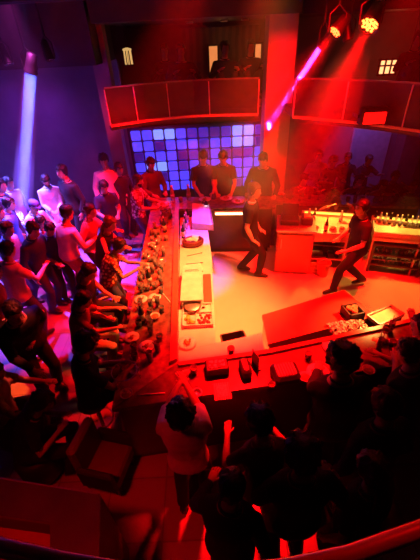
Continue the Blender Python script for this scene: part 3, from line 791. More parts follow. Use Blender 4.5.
# rack of glasses below the second well
t = thing('glass_rack', 'dark open shelf unit crowded with glasses below the yellow ice well', 'shelf unit', (0, 0, 0))
a, b = A(373, 240, .62), A(424, 245, .62)
for z in (.2, .42, .64):
    G().prism([(a.x, a.y), (b.x, b.y), (b.x - .05, b.y - .2), (a.x - .05, a.y - .2)], z - .02, z).obj('shelf', DARKWOOD, t)
for p in (a, b):
    for d in (0, .18): G().box((p.x - .05 * (d > 0), p.y - d, .33), (.03, .03, .64)).obj('upright', DARKWOOD, t)
RACK = (a, b)
# crate on the floor and a bucket
p = (A(304, 275, 0) + A(327, 273, 0)) / 2
t = thing('bottle_crate', 'slatted plastic crate on the floor beside the red cabinet', 'crate', (p.x, p.y + .12, .012), -.2)
g = G()
for z in (.05, .14, .23):
    for s_ in (-1, 1): g.box((0, s_ * .13, z), (.4, .015, .055)); g.box((s_ * .2, 0, z), (.015, .27, .055))
for sx in (-1, 1):
    for sy in (-1, 1): g.box((sx * .195, sy * .125, .13), (.03, .03, .26))
g.obj('crate_walls', mat('crate_plastic', (.45, .2, .1), .5), t); G().box((0, 0, .01), (.39, .26, .02)).obj('crate_base', mat('crate_plastic', (.45, .2, .1), .5), t)
p = A(325, 258, .4)
t = thing('bucket', 'red bucket standing under the yellow ice well', 'bucket', (p.x, p.y, .012))
G().lathe([(.1, 0), (.13, .3), (.14, .3), (.14, .28), (.12, .28), (.09, .03), (.01, .03)], n=18).obj('pail', mat('red_plastic', (.6, .08, .06), .4), t, True)
G().tube([(-.135, 0, .28), (-.1, -.05, .36), (0, -.07, .4), (.1, -.05, .36), (.135, 0, .28)], .006).obj('handle', STEEL, t, True)
p = A(330, 270, 0)
# black waste bin by the narrow shelf
p = A(234, 341, .5)
t = thing('waste_bin', 'black open waste bin behind the narrow shelf', 'bin', (p.x, p.y, .012), .2)
g = G(); rings = []
for s_, z in ((.8, 0), (1., .52), (1.06, .52), (1.06, .54), (.94, .54), (.76, .03)):
    rings.append([(sx * .17 * s_, sy * .12 * s_, z) for sx, sy in ((-1, -.8), (-.9, -1), (.9, -1), (1, -.8), (1, .8), (.9, 1), (-.9, 1), (-1, .8))])
g.loft(rings); g.obj('bin_body', BLACK, t)
G().box((0, 0, .36), (.24, .16, .06)).obj('rubbish_bag', mat('bag_plastic', (.05, .02, .02), .3), t)

# ------------------------------------------------------------------ glassware prototypes
def glass_proto(name, prof, drink, label, cat='glass', dm=DRINK, straw=False):
    t = thing(name, label, cat, (0, 0, -5), 0, 'glasses on the bars')
    G().lathe(prof, n=14).obj('glass_body', GLASS, t, True)
    if drink: G().lathe(drink, n=12).obj('drink', dm, t, True)
    if straw: G().tube([(.0, 0, .02), (.05, .02, .2)], .004, 5).obj('straw', mat('black_straw', (.05, .02, .02), .4), t)
    return t
TUMB = glass_proto('tumbler', [(.001, 0), (.034, 0), (.04, .09), (.037, .09), (.031, .012), (.001, .01)], [(.001, .013), (.03, .013), (.034, .055), (.001, .055)], 'x')
HIGH = glass_proto('highball_glass', [(.001, 0), (.03, 0), (.035, .15), (.032, .15), (.027, .012), (.001, .01)], [(.001, .013), (.026, .013), (.03, .10), (.001, .10)], 'x', dm=DRINK2, straw=True)
WINE = glass_proto('wine_glass', [(.001, 0), (.034, 0), (.034, .004), (.006, .01), (.005, .09), (.03, .11), (.042, .15), (.036, .2), (.034, .2), (.039, .15), (.027, .113), (.001, .1)], [(.001, .104), (.026, .115), (.036, .14), (.001, .14)], 'x', dm=SAUCE)
BOTT = thing('bottle', 'x', 'bottle', (0, 0, -5), 0, 'bottles on the bars')
G().lathe([(.001, 0), (.036, 0), (.038, .01), (.038, .17), (.03, .2), (.014, .225), (.013, .29), (.016, .292), (.016, .305), (.001, .305)], n=14).obj('bottle_glass', BOTTLEG, BOTT, True)
G().lathe([(.0385, .05), (.039, .05), (.039, .14), (.0385, .14)], n=14).obj('paper_label', LABELM, BOTT, True)
G().lathe([(.0165, .28), (.0165, .31), (.001, .312)], n=10).obj('cap', STEEL, BOTT, True)
BOTC = thing('bottle', 'x', 'bottle', (0, 0, -5), 0, 'bottles on the bars')
G().lathe([(.001, 0), (.038, 0), (.04, .01), (.04, .13), (.034, .16), (.036, .2), (.016, .235), (.015, .27), (.001, .27)], n=14).obj('bottle_glass', BOTTLEC, BOTC, True)
G().lathe([(.0405, .06), (.041, .06), (.041, .12), (.0405, .12)], n=14).obj('paper_label', mat('blue_label', (.4, .5, .8), .6), BOTC, True)
G().lathe([(.0175, .25), (.0175, .285), (.001, .287)], n=10).obj('cap', CREAMP, BOTC, True)
PLT = thing('plate', 'x', 'plate', (0, 0, -5), 0, 'plates on the bars')
G().lathe([(.001, 0), (.06, 0), (.115, .016), (.117, .02), (.06, .008), (.001, .007)], n=24).obj('dish', PLATE, PLT, True)
g = G(); rr = random.Random(9)
for k in range(14):
    a, r_ = rr.random() * 6.3, .055 * sqrt(rr.random()); g.ball((r_ * cos(a), r_ * sin(a), .018 + .02 * rr.random()), (.02, .014, .012), 6)
g.obj('food', FOOD, PLT, True)
BOWL = thing('snack_bowl', 'x', 'bowl', (0, 0, -5), 0, 'bowls on the bars')
G().lathe([(.001, 0), (.03, 0), (.06, .04), (.065, .045), (.06, .045), (.028, .008), (.001, .007)], n=20).obj('bowl_shell', PLATE, BOWL, True)
G().lathe([(.001, .03), (.05, .034), (.03, .048), (.001, .052)], n=14).obj('snack', FOOD, BOWL, True)
ASH = thing('ashtray', 'x', 'ashtray', (0, 0, -5), 0, 'ashtrays on the bars')
G().lathe([(.001, 0), (.05, 0), (.055, .03), (.045, .03), (.04, .008), (.001, .008)], n=18).obj('tray_body', STEEL, ASH, True)
G().tube([(.0, 0, .014), (.06, .01, .035)], .004, 6).obj('cigarette', NAPKIN, ASH, True)
USED = set()
def put(proto, x, y, z, label, group=None, rz=None, sc=None):
    if proto not in USED and False: pass
    return dup(proto, (x, y, z), random.random() * 6 if rz is None else rz, label, group, sc)
# clutter on the long bar: the photo's clusters
TAKEN = []
def free(x, y, r):
    for a, b, c in TAKEN:
        if (x - a) ** 2 + (y - b) ** 2 < (r + c) ** 2: return False
    TAKEN.append((x, y, r)); return True
PX = [  # photo points of plates, trays and bottles standing on the long bar
    ('plate', 146, 267, 'white plate of snacks in front of the woman in the orange floral top'), ('plate', 155, 298, 'white plate of food at the middle of the long bar'),
    ('plate', 141, 300, 'white plate near the seated woman in black'), ('plate', 132, 338, 'white plate of fried snacks near the bar corner'),
    ('bowl', 152, 246, 'small snack bowl beside the reaching man in red'), ('bowl', 158, 318, 'small snack bowl in front of the raised ledge'),
    ('plate', 160, 346, 'pale plate close to the narrow orange-lit shelf'), 
    ('bowl', 127, 396, 'small red-lit bowl on the bar corner'), ('bottle', 165, 232, 'dark bottle standing alone near the far end of the long bar'),
    ('bottle', 150, 285, 'dark bottle behind the white plate of food on the long bar'), ('bottle', 143, 322, 'dark bottle among the glasses by the seated woman'),
    ('ash', 135, 372, 'steel ashtray on the bar corner beside the wire stand'), ('ash', 163, 262, 'steel ashtray near the raised ledge'),
]
PR = {'plate': (PLT, .12), 'bowl': (BOWL, .065), 'bottle': (BOTT, .04), 'ash': (ASH, .055)}
for k, px, py, lab in PX:
    p = A(px, py, 1.1); pr, r = PR[k]; p.x = min(max(p.x, -1.12 + r), -.66 - r * .9)
    TAKEN.append((p.x, p.y, r * .8)); put(pr, p.x, p.y, 1.101, lab, sc=.78 if k == 'plate' else None)
rr = random.Random(21)
def scatter(n, x0, x1, y0, y1, lab, grp, kinds, z=1.101):
    k = 0; tries = 0
    while k < n and tries < 4000:
        tries += 1; u = rr.random(); y = y0 + (y1 - y0) * u; x = x0 + (x1 - x0) * rr.random()
        if not free(x, y, .043): continue
        kd = rr.choice(kinds); nm = {TUMB: 'tumbler', HIGH: 'tall glass with a straw', WINE: 'stemmed wine glass'}[kd]
        put(kd, x, y, z, nm + ' ' + lab, nm + 's ' + grp); k += 1
scatter(9, -1.08, -.7, 5.6, 6.4, 'among the clutter at the far end of the long bar', 'at the far end of the long bar', (TUMB, HIGH, WINE))
scatter(16, -1.05, -.7, 4.5, 5.6, 'in the cluster where the crowd reaches over the long bar', 'where the crowd reaches over', (TUMB, TUMB, HIGH))
scatter(18, -1.02, -.68, 3.4, 4.5, 'in the glinting cluster at the middle of the long bar', 'at the middle of the long bar', (TUMB, HIGH, HIGH))
scatter(13, -.98, -.62, 2.5, 3.4, 'in the cluster near the corner of the bar', 'near the corner of the bar', (TUMB, TUMB, HIGH))
# long spoon / straw sticks on the long bar, phone, wire ring
a = A(168, 297, 1.12)
for k, (p0, p1, lab) in enumerate((((160, 290), (170, 302), 'pale stirring stick lying by the raised ledge'), ((138, 395), (165, 393), 'pale stirring stick lying at the bar corner'))):
    g = G(); a, b = A(*p0, 1.108), A(*p1, 1.108); m_ = (a + b) / 2; g.tube([a - m_, b - m_], .007, 6); tag(g.obj('stirring_stick', NAPKIN, None, True, m_), lab, 'stick')
c = A(126, 377, 1.13); g = G()
g.tube([(.13 * cos(q), .13 * sin(q), 0) for q in (2 * pi * i / 28 for i in range(29))], .006, 6)
t = thing('wire_stand', 'round wire stand on the bar near the customer with dark hair', 'stand', (c.x, c.y, 1.101)); c2 = g.obj('ring', STEEL, t, True, (0, 0, .13))
for q in (0, 2.1, 4.2): G().tube([(.13 * cos(q), .13 * sin(q), .13), (.15 * cos(q), .15 * sin(q), .004)], .006, 6).obj('leg', STEEL, t, True)
# open bag on the far end
p = A(164, 231, 1.1)
t = thing('handbag', 'dark handbag lying on the far end of the long bar', 'bag', (-.78, 6.1, 1.101), .3)
G().box((0, 0, .06), (.22, .12, .12), bev=.03).obj('bag_body', WICK, t, True)
G().tube([(-.08, 0, .11), (-.06, 0, .19), (.06, 0, .19), (.08, 0, .11)], .008).obj('strap', WICK, t, True)
TAKEN.append((-.78, 6.1, .13))

# ---- objects on the pale inner worktop
Z = .921
p = (A(192, 291, Z)); 
t = thing('ice_bin', 'white lidded ice bin set on the pale work counter', 'ice bin', (-.27, 4.0, .92))
G().box((0, 0, .06), (.30, .78, .12), bev=.015).obj('bin_body', STEEL, t); G().box((0, .0, .13), (.31, .8, .02), bev=.006).obj('lid', CREAMP, t)
G().tube([(-.1, .3, .14), (-.1, .3, .165), (.1, .3, .165), (.1, .3, .14)], .008).obj('handle', STEEL, t)
t = tag(G().box((0, 0, .012), (.12, .75, .024), bev=.006).obj('chopping_board', mat('reddish_board', (.4, .1, .05), .5), None, False, (-.045, 4.0, .92)), 'long reddish chopping board beside the white ice bin', 'board')
t = thing('garnish_tray', 'pale garnish tray with red cherries and cut fruit on the work counter', 'tray', (-.19, 3.42, .92))
g = G(); g.box((0, 0, .01), (.40, .44, .02)); 
for sx in (-1, 1): g.box((sx * .195, 0, .03), (.014, .44, .05)); g.box((0, sx * .215, .03), (.4, .014, .05))
g.box((0, .04, .025), (.38, .01, .04)); g.box((-.02, -.09, .025), (.01, .25, .04)); g.obj('tray_body', CREAMP, t)
rr2 = random.Random(4)
for k in range(24):
    G().ball((rr2.uniform(-.0, .17), rr2.uniform(-.18, .0), .035), .02, 8).obj('cherry', FRUIT, t, True)
for k in range(9):
    G().lathe([(.001, 0), (.028, 0), (.028, .008), (.001, .008)], n=12).obj('lime_slice', LIME, t, True, (rr2.uniform(-.16, -.06), rr2.uniform(-.18, .0), .022 + .004 * k))
for k in range(5):
    G().ball((rr2.uniform(-.15, .15), rr2.uniform(.08, .18), .035), (.024, .02, .016), 8).obj('olive', mat('dark_olive', (.05, .03, .02), .3), t, True)
put(PLT, -.32, 2.93, .921, 'round plate at the corner of the pale work counter')
t = tag(G().lathe([(.001, 0), (.09, 0), (.12, .05), (.125, .05), (.1, .06), (.05, .066), (.001, .066)], n=24).obj('metal_bowl', STEEL, None, True, (-.26, 3.56, .942)), 'round pale bowl set in the garnish tray', 'bowl')
# bag of napkins and sticks near the far end
t = thing('napkin_bag', 'dark open bag with white napkins on the work counter', 'bag', (-.27, 5.35, .92), .2)
g = G(); g.lathe([(.14, 0), (.19, .03), (.2, .09), (.17, .12), (.15, .1), (.13, .03), (.001, .03)], n=20, sx=1., sy=.75); g.obj('bag_body', mat('maroon_bag', (.12, .015, .02), .5), t, True)
for k, (x, y, r) in enumerate(((-.06, .02, .3), (.05, -.04, 1.1), (.06, .05, -.5), (-.02, -.06, .2))):
    G().box((x, y, .11 + .012 * k), (.12, .07, .012), r, 0, .2, .003).obj('napkin', NAPKIN, t)
for k, (y, r, lab) in enumerate(((5.0, .3, 'dark bar spoon by the napkin bag'), (4.72, .05, 'dark bar spoon lying across the middle of the work counter'), (4.5, -.2, 'dark bar spoon lying nearest the white ice bin'))):
    t = thing('bar_spoon', lab, 'spoon', (-.25, y, .925), r, 'bar spoons')
    G().tube([(-.13, 0, .002), (.11, 0, .002)], .005, 6).obj('shaft', BLACK, t); G().ball((.13, 0, .004), (.022, .014, .005), 8).obj('spoon_bowl', BLACK, t, True)
t = tag(G().box((0, 0, .004), (.3, .2, .008), .2).obj('paper_sheet', NAPKIN, None, False, (-.27, 4.6, .92)), 'white paper sheet on the work counter above the ice bin', 'paper')
# tilted shiny splash panel under the magenta lamp
t = thing('speed_rack', 'glossy slanted bottle rack glowing magenta at the inner bar corner', 'rack', (-.15, 5.95, .92))
g = G(); g.loft([[(-.12, .42, 0), (.22, .36, 0), (.22, .36, .34), (-.12, .42, .36)], [(-.14, .0, 0), (.27, -.1, 0), (.27, -.1, .12), (-.14, .0, .14)]]); g.obj('slanted_cover', mat('white_gloss', (.8, .78, .8), .25, coat=.5), t)
G().tube([(.26, -.1, .13), (.21, .36, .35)], .014).obj('edge_bar', STEEL, t)
for k in range(5): dup(BOTC if k % 2 else BOTT, (-.45 + .015 * k, 5.62 + .17 * k, .921), 0, ('tall', 'short')[k % 2] + ' bottle in the row behind the magenta-lit rack, ' + ('nearest the napkin bag', 'second from the napkin bag', 'middle one of the row', 'second from the back counter', 'nearest the back counter')[k], 'bottles by the rack')
t = thing('gooseneck_lamp', 'small gooseneck lamp glowing at the inner corner of the bar', 'lamp', (-.06, 6.44, .92))
pts = [(0, 0, .0), (0, 0, .25), (.0, -.02, .36), (.03, -.08, .42), (.06, -.15, .41)]
G().tube(pts, .01).obj('neck', BLACK, t, True); G().lathe([(.05, 0), (.05, .012), (.001, .014)], n=14).obj('base', BLACK, t, True)
G().lathe([(.045, -.05), (.02, .01), (.012, .02), (.018, .01), (.042, -.05)], (.06, -.16, .41), 14).obj('lamp_head', BLACK, t, True)
G().ball((.06, -.16, .375), .022, 10).obj('bulb', mat('bulb_pink', (1, .7, .9), .4, emit=(1, .55, .8), es=8), t, True)
spot('rack_magenta', (.1, 6.05, 2.3), (-.1, 5.85, 1.1), (.75, .06, 1), 110, 42, .7, .05)

# ---- things on the front bar
def frame_at(px, py, z): p = A(px, py, z); return p
p = A(217, 369, 1.12)
t = thing('condiment_box', 'black box with a pale printed lid on the front bar', 'box', (p.x, p.y, 1.101), .1)
G().box((0, 0, .05), (.24, .17, .1), bev=.012).obj('box_body', BLACK, t); G().box((.0, 0, .103), (.17, .1, .008), bev=.002).obj('lid_card', mat('speckled_card', (.75, .6, .5), .6, col2=(.15, .05, .04), pattern='voronoi', scale=26), t)
p = A(222, 391, 1.11)
t = thing('menu_card', 'bright red-lit menu card lying before the black box', 'menu', (p.x, p.y, 1.101), .08)
G().box((0, 0, .006), (.17, .2, .012), bev=.002).obj('card', mat('menu_paper', (.8, .5, .42), .5, col2=(.5, .2, .16), pattern='wave', scale=14), t); G().box((0, 0, .0135), (.11, .14, .003)).obj('printed_panel', mat('menu_print', (.75, .55, .45), .5, var=.5, scale=60), t)
p = A(285, 374, 1.15)
t = thing('takeaway_case', 'large black case with a ribbed pale top on the front bar', 'case', (p.x, p.y, 1.101), .13)
G().box((0, 0, .06), (.27, .23, .12), bev=.03).obj('case_body', BLACK, t)
g = G()
for k in range(7): g.box((-.085 + .0283 * k, 0, .125), (.02, .15, .012), 0, 0, 0, .004)
g.obj('ribbed_top', mat('ribbed_card', (.65, .4, .35), .6), t)
p = A(245, 372, 1.1)
t = tag(G().box((0, 0, .06), (.1, .2, .12), .15, bev=.02).obj('napkin_holder', WICK, None, False, (p.x, p.y, 1.101)), 'dark leather napkin holder between the menu card and the ribbed case', 'holder')
p = A(255, 366, 1.1)
t = thing('menu_stand', 'dark upright drinks menu stand leaning beside the ribbed case', 'menu stand', (p.x, p.y, 1.101), .35)
G().box((0, 0, .1), (.012, .14, .2), bev=.003).obj('board', DARKWOOD, t); G().box((0, 0, .008), (.07, .15, .016)).obj('foot', DARKWOOD, t)
for k, (px, py, pr, lab) in enumerate(((231, 352, TUMB, 'single glass on the inner edge of the front bar'), (271, 388, TUMB, 'small glass at the near side of the ribbed case'), (308, 357, TUMB, 'round glass between the ribbed case and the thick-haired man'), (318, 372, PLT, 'red-lit plate by the man in black at the front bar'),
        (305, 378, BOWL, 'snack bowl beside the ribbed case'), (368, 371, BOWL, 'pale bowl on the front bar beyond the man in black'), (333, 346, PLT, 'plate with a pale rim near the heap of ice'), (383, 338, WINE, 'wine glass in the cluster beyond the yellow tray'), (392, 345, TUMB, 'tumbler in the cluster beyond the yellow tray'), (398, 352, BOWL, 'bowl in the cluster beside the lifted hand at the front bar'),
        (379, 347, HIGH, 'tall glass with a straw near the yellow tray'), (390, 330, HIGH, 'tall glass with a straw at the inner edge of the front bar'), (194, 372, TUMB, 'tumbler between the raised hands and the black box on the front bar'), (197, 393, ASH, 'ashtray between the raised hands and the menu card'))):
    p = A(px, py, 1.12); put(pr, p.x, p.y, 1.101, lab)
# dark square tub with lit glass, yellow tray on the inner side
p = A(352, 314, .95)
t = thing('glass_tub', 'dark square tub holding red and orange lit glasses on the chest cooler', 'tub', (p.x, p.y, .921), .2)
g = G()
for s_ in (-1, 1): g.box((s_ * .1, 0, .06), (.02, .22, .12)); g.box((0, s_ * .1, .06), (.22, .02, .12))
g.box((0, 0, .008), (.2, .2, .016)); g.obj('tub_walls', BLACK, t)
for x, y in ((-.04, .03), (.04, .03), (.0, -.04)): G().lathe([(.001, .02), (.03, .02), (.036, .13), (.032, .13), (.02, .03), (.001, .03)], (x, y, 0), 12).obj('cup', mat('orange_cup', (.8, .4, .2), .3), t, True)
q = [A(372, 318, .95), A(393, 307, .95), A(398, 314, .95), A(377, 326, .95)]; c = sum(q, Vector()) / 4
t = thing('serving_tray', 'yellow-lit rectangular steel tray beside the heap of ice', 'tray', (c.x, c.y, .93), .42)
g = G(); g.box((0, 0, .012), (.42, .2, .012))
for s_ in (-1, 1): g.box((s_ * .21, 0, .03), (.016, .216, .05)); g.box((0, s_ * .1, .03), (.43, .016, .05))
g.obj('tray_body', STEEL, t); G().box((0, 0, .022), (.38, .17, .008)).obj('liner', mat('pale_liner', (.8, .7, .4), .5), t)
G().box((0, 0, -.455), (.4, .2, .9)).obj('stand', BLACK, t)
spot('tray_yellow', (c.x + .1, c.y + .35, 1.75), (c.x - .3, c.y - .02, .95), (1, .5, .1), 45, 60, .6, .03)  # unseen spot added to light the tray and the ice yellow

# ---- back counter: bottles, plates, glasses
for px, py, pr, lab in ((173, 200, BOTC, 'clear bottle on the back counter, nearer the patterned shirt man'), (189, 198, BOTC, 'clear bottle on the back counter behind the magenta-lit rack'), (181, 202, TUMB, 'tumbler between the two clear bottles'), (163, 205, PLT, 'plate on the back counter corner by the bottles'),
        (205, 200, PLT, 'pink-lit plate before the dark figure at the blue wall'), (226, 199, PLT, 'pink-lit plate before the second dark figure at the blue wall'), (214, 199, TUMB, 'tumbler between the two pink-lit plates'), (247, 198, TUMB, 'tumbler near the bartender on the back counter'), (238, 202, PLT, 'red plate on the back counter just above the glowing strip light'),
        (281, 196, BOWL, 'red bowl on the back counter above the till'), (290, 199, HIGH, 'tall glass with a straw above the red cabinet')):
    p = A(px, py, 1.1); p.y = min(max(p.y, 6.64), 7.0); put(pr, p.x, p.y, 1.101, lab, sc=1.15)
rr = random.Random(33)
for k in range(22):
    u = k / 22 + rr.random() * .02; x = 1.7 + 2.3 * u; y = 6.6 - .208 * (x - 1.41) + .12 + .25 * rr.random()
    if free(x, y, .045): kd = rr.choice((TUMB, HIGH, WINE)); nm = {TUMB: 'tumbler', HIGH: 'tall glass with a straw', WINE: 'stemmed wine glass'}[kd]; put(kd, x, y, 1.101, nm + ' in the dark row on the crowded back bar', nm + 's on the crowded back bar')
# items in the ice wells
rr = random.Random(12)
for k in (0, 1, 6):
    p = mid(w1, .1 + .11 * k, .2 + .1 * rr.random(), -.058); dup(BOTT if k % 3 else BOTC, p, 0, ('pale' if k % 3 == 0 else 'dark') + ' bottle at the back of the ice well beside the red cabinet', ('pale' if k % 3 == 0 else 'dark') + ' bottles in the first ice well', .8)
for k in range(10):
    p = mid(w2, .05 + .1 * k, .18 + .1 * rr.random(), -.058); dup(BOTC if k % 3 else BOTT, p, 0, ('pale' if k % 3 else 'dark') + ' bottle in the ice well behind the walking waiter', ('pale' if k % 3 else 'dark') + ' bottles in the second ice well', .75)
p = mid(w1, .42, .75, -.058); dup(BOTT, p, 0, 'dark bottle standing alone at the front of the ice well', None, .95)
for k in range(4):
    p = mid(w1, .2 + .2 * k, .62, -.058)
    if k != 1: put(BOWL, p.x, p.y, p.z, 'snack bowl in the ice well beside the red cabinet', 'bowls in the ice well')
a, b = RACK
for j, z in enumerate((.2, .42, .64)):
    for k in range(11):
        p = a.lerp(b, (k + .5) / 11); put(TUMB if (k + j) % 3 else HIGH, p.x - .025, p.y - .08, z + .001, ('tumbler' if (k + j) % 3 else 'tall glass with a straw') + ' on the ' + ('lowest', 'middle', 'upper')[j] + ' shelf of the glass rack', ('tumblers' if (k + j) % 3 else 'tall glasses') + ' on the ' + ('lowest', 'middle', 'upper')[j] + ' rack shelf', sc=.9)
# remove prototypes (kept only as sources)
def drop(o):
    for c in list(o.children_recursive): bpy.data.objects.remove(c)
    bpy.data.objects.remove(o)
for o in (TUMB, HIGH, WINE, BOTT, BOTC, PLT, BOWL, ASH): drop(o)

# ------------------------------------------------------------------ stools, chair, divider, near rail
def stool(x, y, label, seat=.74):
    t = thing('bar_stool', label, 'stool', (x, y, 0), 0, 'bar stools')
    G().lathe([(.001, seat - .06), (.16, seat - .06), (.18, seat - .03), (.17, seat - .005), (.001, seat)], n=20).obj('seat', WICK, t, True)
    G().tube([(0, 0, .02), (0, 0, seat - .05)], .025, 10).obj('post', STEEL, t, True)
    G().lathe([(.001, .0), (.2, .0), (.2, .012), (.05, .03), (.001, .03)], n=24).obj('base', STEEL, t, True)
    G().tube([(.15 * cos(q), .15 * sin(q), .3) for q in (2 * pi * i / 20 for i in range(21))], .01, 6).obj('footrest', STEEL, t, True)
    return t
# boxy armchair near the bar corner
p = A(102, 452, .5)
t = thing('armchair', 'empty boxy dark red armchair near the bar corner', 'armchair', (p.x, p.y, 0), -.25); t.scale = (.82, .82, .9)
G().box((0, 0, .3), (.56, .5, .2), bev=.03).obj('seat', REDSEAT, t)
G().box((-.22, 0, .62), (.12, .5, .52), bev=.03).obj('backrest', REDSEAT, t)
for s_ in (-1, 1): G().box((.04, s_ * .27, .42), (.48, .08, .34), bev=.02).obj('armrest', WICK, t)
for sx in (-1, 1):
    for sy in (-1, 1): G().box((sx * .22, sy * .2, .1), (.05, .05, .2)).obj('leg', BLACK, t)
# low-backed chair by the seated woman
p = A(122, 303, .75)
t = thing('chair', 'dark chair with a pale curved arm at the middle of the long bar', 'chair', (-1.55, 3.95, 0), 1.2)
G().lathe([(.001, .43), (.2, .43), (.22, .46), (.2, .49), (.001, .5)], n=20).obj('seat', WICK, t, True)
G().tube([(.24 * cos(q), .24 * sin(q), .74) for q in (pi * (-.1 + 1.2 * i / 16) for i in range(17))], .018, 8).obj('curved_arm', mat('pale_wood', (.55, .35, .25), .4), t, True)
for q in (.3, 1.2, 2.0, 2.8): G().tube([(.23 * cos(q), .23 * sin(q), .74), (.2 * cos(q), .2 * sin(q), .45)], .012, 6).obj('spindle', DARKWOOD, t)
for q in (.8, 2.3, 3.9, 5.5): G().tube([(.16 * cos(q), .16 * sin(q), .44), (.21 * cos(q), .21 * sin(q), .0)], .018, 8).obj('leg', DARKWOOD, t)
# booth with wide capped walls at the near left corner
zc = 1.2; q = [A(x, y, zc) for x, y in ((100, 494), (97, 590), (50, 590), (50, 523), (0, 516), (-60, 508), (-60, 470))]
o = Vector((q[0].x, q[0].y, 0)); Q = [(p.x - o.x, p.y - o.y) for p in q]
t = thing('booth_divider', 'dark angular booth divider with a wide flat cap at the near corner', 'divider', o)
G().prism(Q, 1.16, zc).obj('cap', DARKWOOD, t)
ce = (sum(x for x, y in Q) / 7, sum(y for x, y in Q) / 7)
G().prism([(x - .02 * (1 if x > ce[0] else -1) * 0, y) for x, y in Q], 0, 1.16).obj('wall_body', mat('booth_wall', (.07, .02, .02), .6), t)
e0, e1 = A(98, 494, zc) - o, A(-60, 469, zc) - o
G().tube([e0 + Vector((0, 0, .006)), e1 + Vector((0, 0, .006))], .006, 6).obj('edge_strip', mat('strip_metal', (.4, .3, .3), .3, .6), t)
s0, s1, s2, s3 = (A(50, 523, zc), A(50, 590, zc), A(-60, 590, zc), A(-60, 508, zc))
G().prism([(v.x - o.x, v.y - o.y) for v in (s0, s1, s2, s3)], 0, .95).obj('seat_cushion', mat('booth_red_vinyl', (.3, .04, .04), .45), t)
# handrail of the gallery the picture is taken from
P = [A(-60, 533, 3.3), A(0, 547, 3.3), A(60, 561, 3.3), A(130, 573, 3.3), A(210, 577, 3.3), A(290, 568, 3.3), A(350, 555, 3.3), A(420, 530, 3.3), A(480, 506, 3.3)]
o = Vector((0, .2, 2.5))
t = thing('gallery_rail', 'curved red-lit handrail along the bottom edge of the view', 'railing', o)
G().tube([p - o for p in P], .014, 12).obj('handrail', mat('red_rail', (.5, .2, .2), .25, .5), t, True)
for p in (P[0], P[-1]): G().tube([p - o, Vector((p.x, p.y, 2.5)) - o], .012, 8).obj('post', BLACK, t, True)
struct(G().box((0, -.95, 2.4), (14, 2.1, .2)).obj('floor_gallery', DULLBLACK))
B = 1.11
pp = lambda x, y, z=1.13: ('p', x, y, z)
# staff inside the bar
person('bartender in a black shirt with lit collar standing between the bar and the red cabinet', pos=(.80, 5.66), face=105, h=1.91, lean=1, hp=8, hy=10,
       lh=(-.22, .16, .86), rh=(.27, .1, .8), sleeve='short', shirt=C_BLACK, pants=C_BLACK, hair='short', hairm=HAIRB, legs='walk', lf=(-.08, -.17, .12), rf=(.08, .2, .1), group='bar staff', vox=.013, fixed=True, collarm=C_WHITE)  # white collar colour stands in for bright light on it
person('waiter in a black tee shirt striding across the bright bar floor', head=(362, 208), face=262, h=1.8, lean=6, hp=10, hy=0, lh=(-.2, .32, 1.0), rh=(.2, .24, 1.02),
       sleeve='short', shirt=C_BLACK, pants=C_BLACK, legs='walk', lf=(-.07, .34, .1), rf=(.07, -.32, .15), group='bar staff', vox=.013, fixed=True)
ST = 'people at the back counter'
person('dark clothed man at the blue block wall, the one nearer the clear bottles', depth=7.42, head=(203, 158), face=175, lean=8, hp=28, lh=(-.16, .4, 1.15), rh=(.14, .38, 1.14), shirt=C_DGREY, group=ST, sleeve='short')
person('dark clothed man in front of the blue blocks, the one nearer the bartender', depth=7.4, head=(223, 158), face=185, lean=12, hp=30, lh=(-.18, .42, 1.13), rh=(.14, .42, 1.13), shirt=C_DGREY, group=ST)
person('broad man in red light leaning on the counter behind the bartender', depth=7.14, head=(263, 160), face=195, lean=14, hp=25, lh=(-.3, .36, 1.12), rh=(.3, .36, 1.12), shirt=C_BLACK, bulk=1.1, group=ST, sleeve='long')
person('man in a dark red shirt in front of the edge of the blue blocks', depth=7.55, head=(151, 164), face=150, lean=5, hp=22, shirt=C_MAR, group=ST, lh=(-.15, .36, 1.13), rh=(.15, .36, 1.13), sleeve='long', pants=C_JEAN)
# crowd along the long bar
LB = 'crowd along the long bar'
person('man in a bold floral shirt in profile at the far end of the long bar', head=(138, 181), face=95, lean=6, hp=14, shirt=C_FLOR, pants=C_JEAN, sleeve='half', rh=(.22, .38, 1.12), lh=(-.12, .42, 1.12), group=LB, beard=True)
person('man in a pale pink shirt standing against the slim pillar', depth=7.4, head=(104, 161), face=165, lean=2, hp=20, shirt=C_PINK, sleeve='long', pants=C_NAVY, group=LB, h=1.78)
person('man in a dark shirt just under the slim pillar', depth=7.5, head=(119, 169), face=140, lean=4, hp=18, shirt=C_DGREY, sleeve='long', group=LB)
person('young man in a navy shirt looking down before the pale pink shirt', head=(104, 187), face=150, lean=6, hp=25, shirt=C_NAVY, pants=C_JEAN, group=LB, rh=(.15, .35, 1.05), lh=(-.1, .33, 1.05))
person('man in a red shirt stretching his arm onto the long bar', head=(90, 211), face=95, lean=14, hp=10, shirt=C_RED, sleeve='half', pants=C_NAVY, rh=(.25, .05, .95), lh=pp(141, 240), group=LB)
person('woman in a black top reaching both arms onto the long bar', head=(110, 224), face=100, lean=26, hp=22, fem=True, h=1.66, shirt=C_BLACK, sleeve='none', hair='long', hairm=HAIRB, pants=C_BLACK, lh=pp(137, 256), rh=pp(130, 272), group=LB, vox=.013)
person('woman in an orange floral top bending beside the black top', head=(119, 246), face=80, lean=30, hp=30, fem=True, h=1.62, shirt=C_ORF, sleeve='short', hair='bun', pants=C_JEAN, lh=pp(140, 263), rh=(.2, .4, 1.1), group=LB)
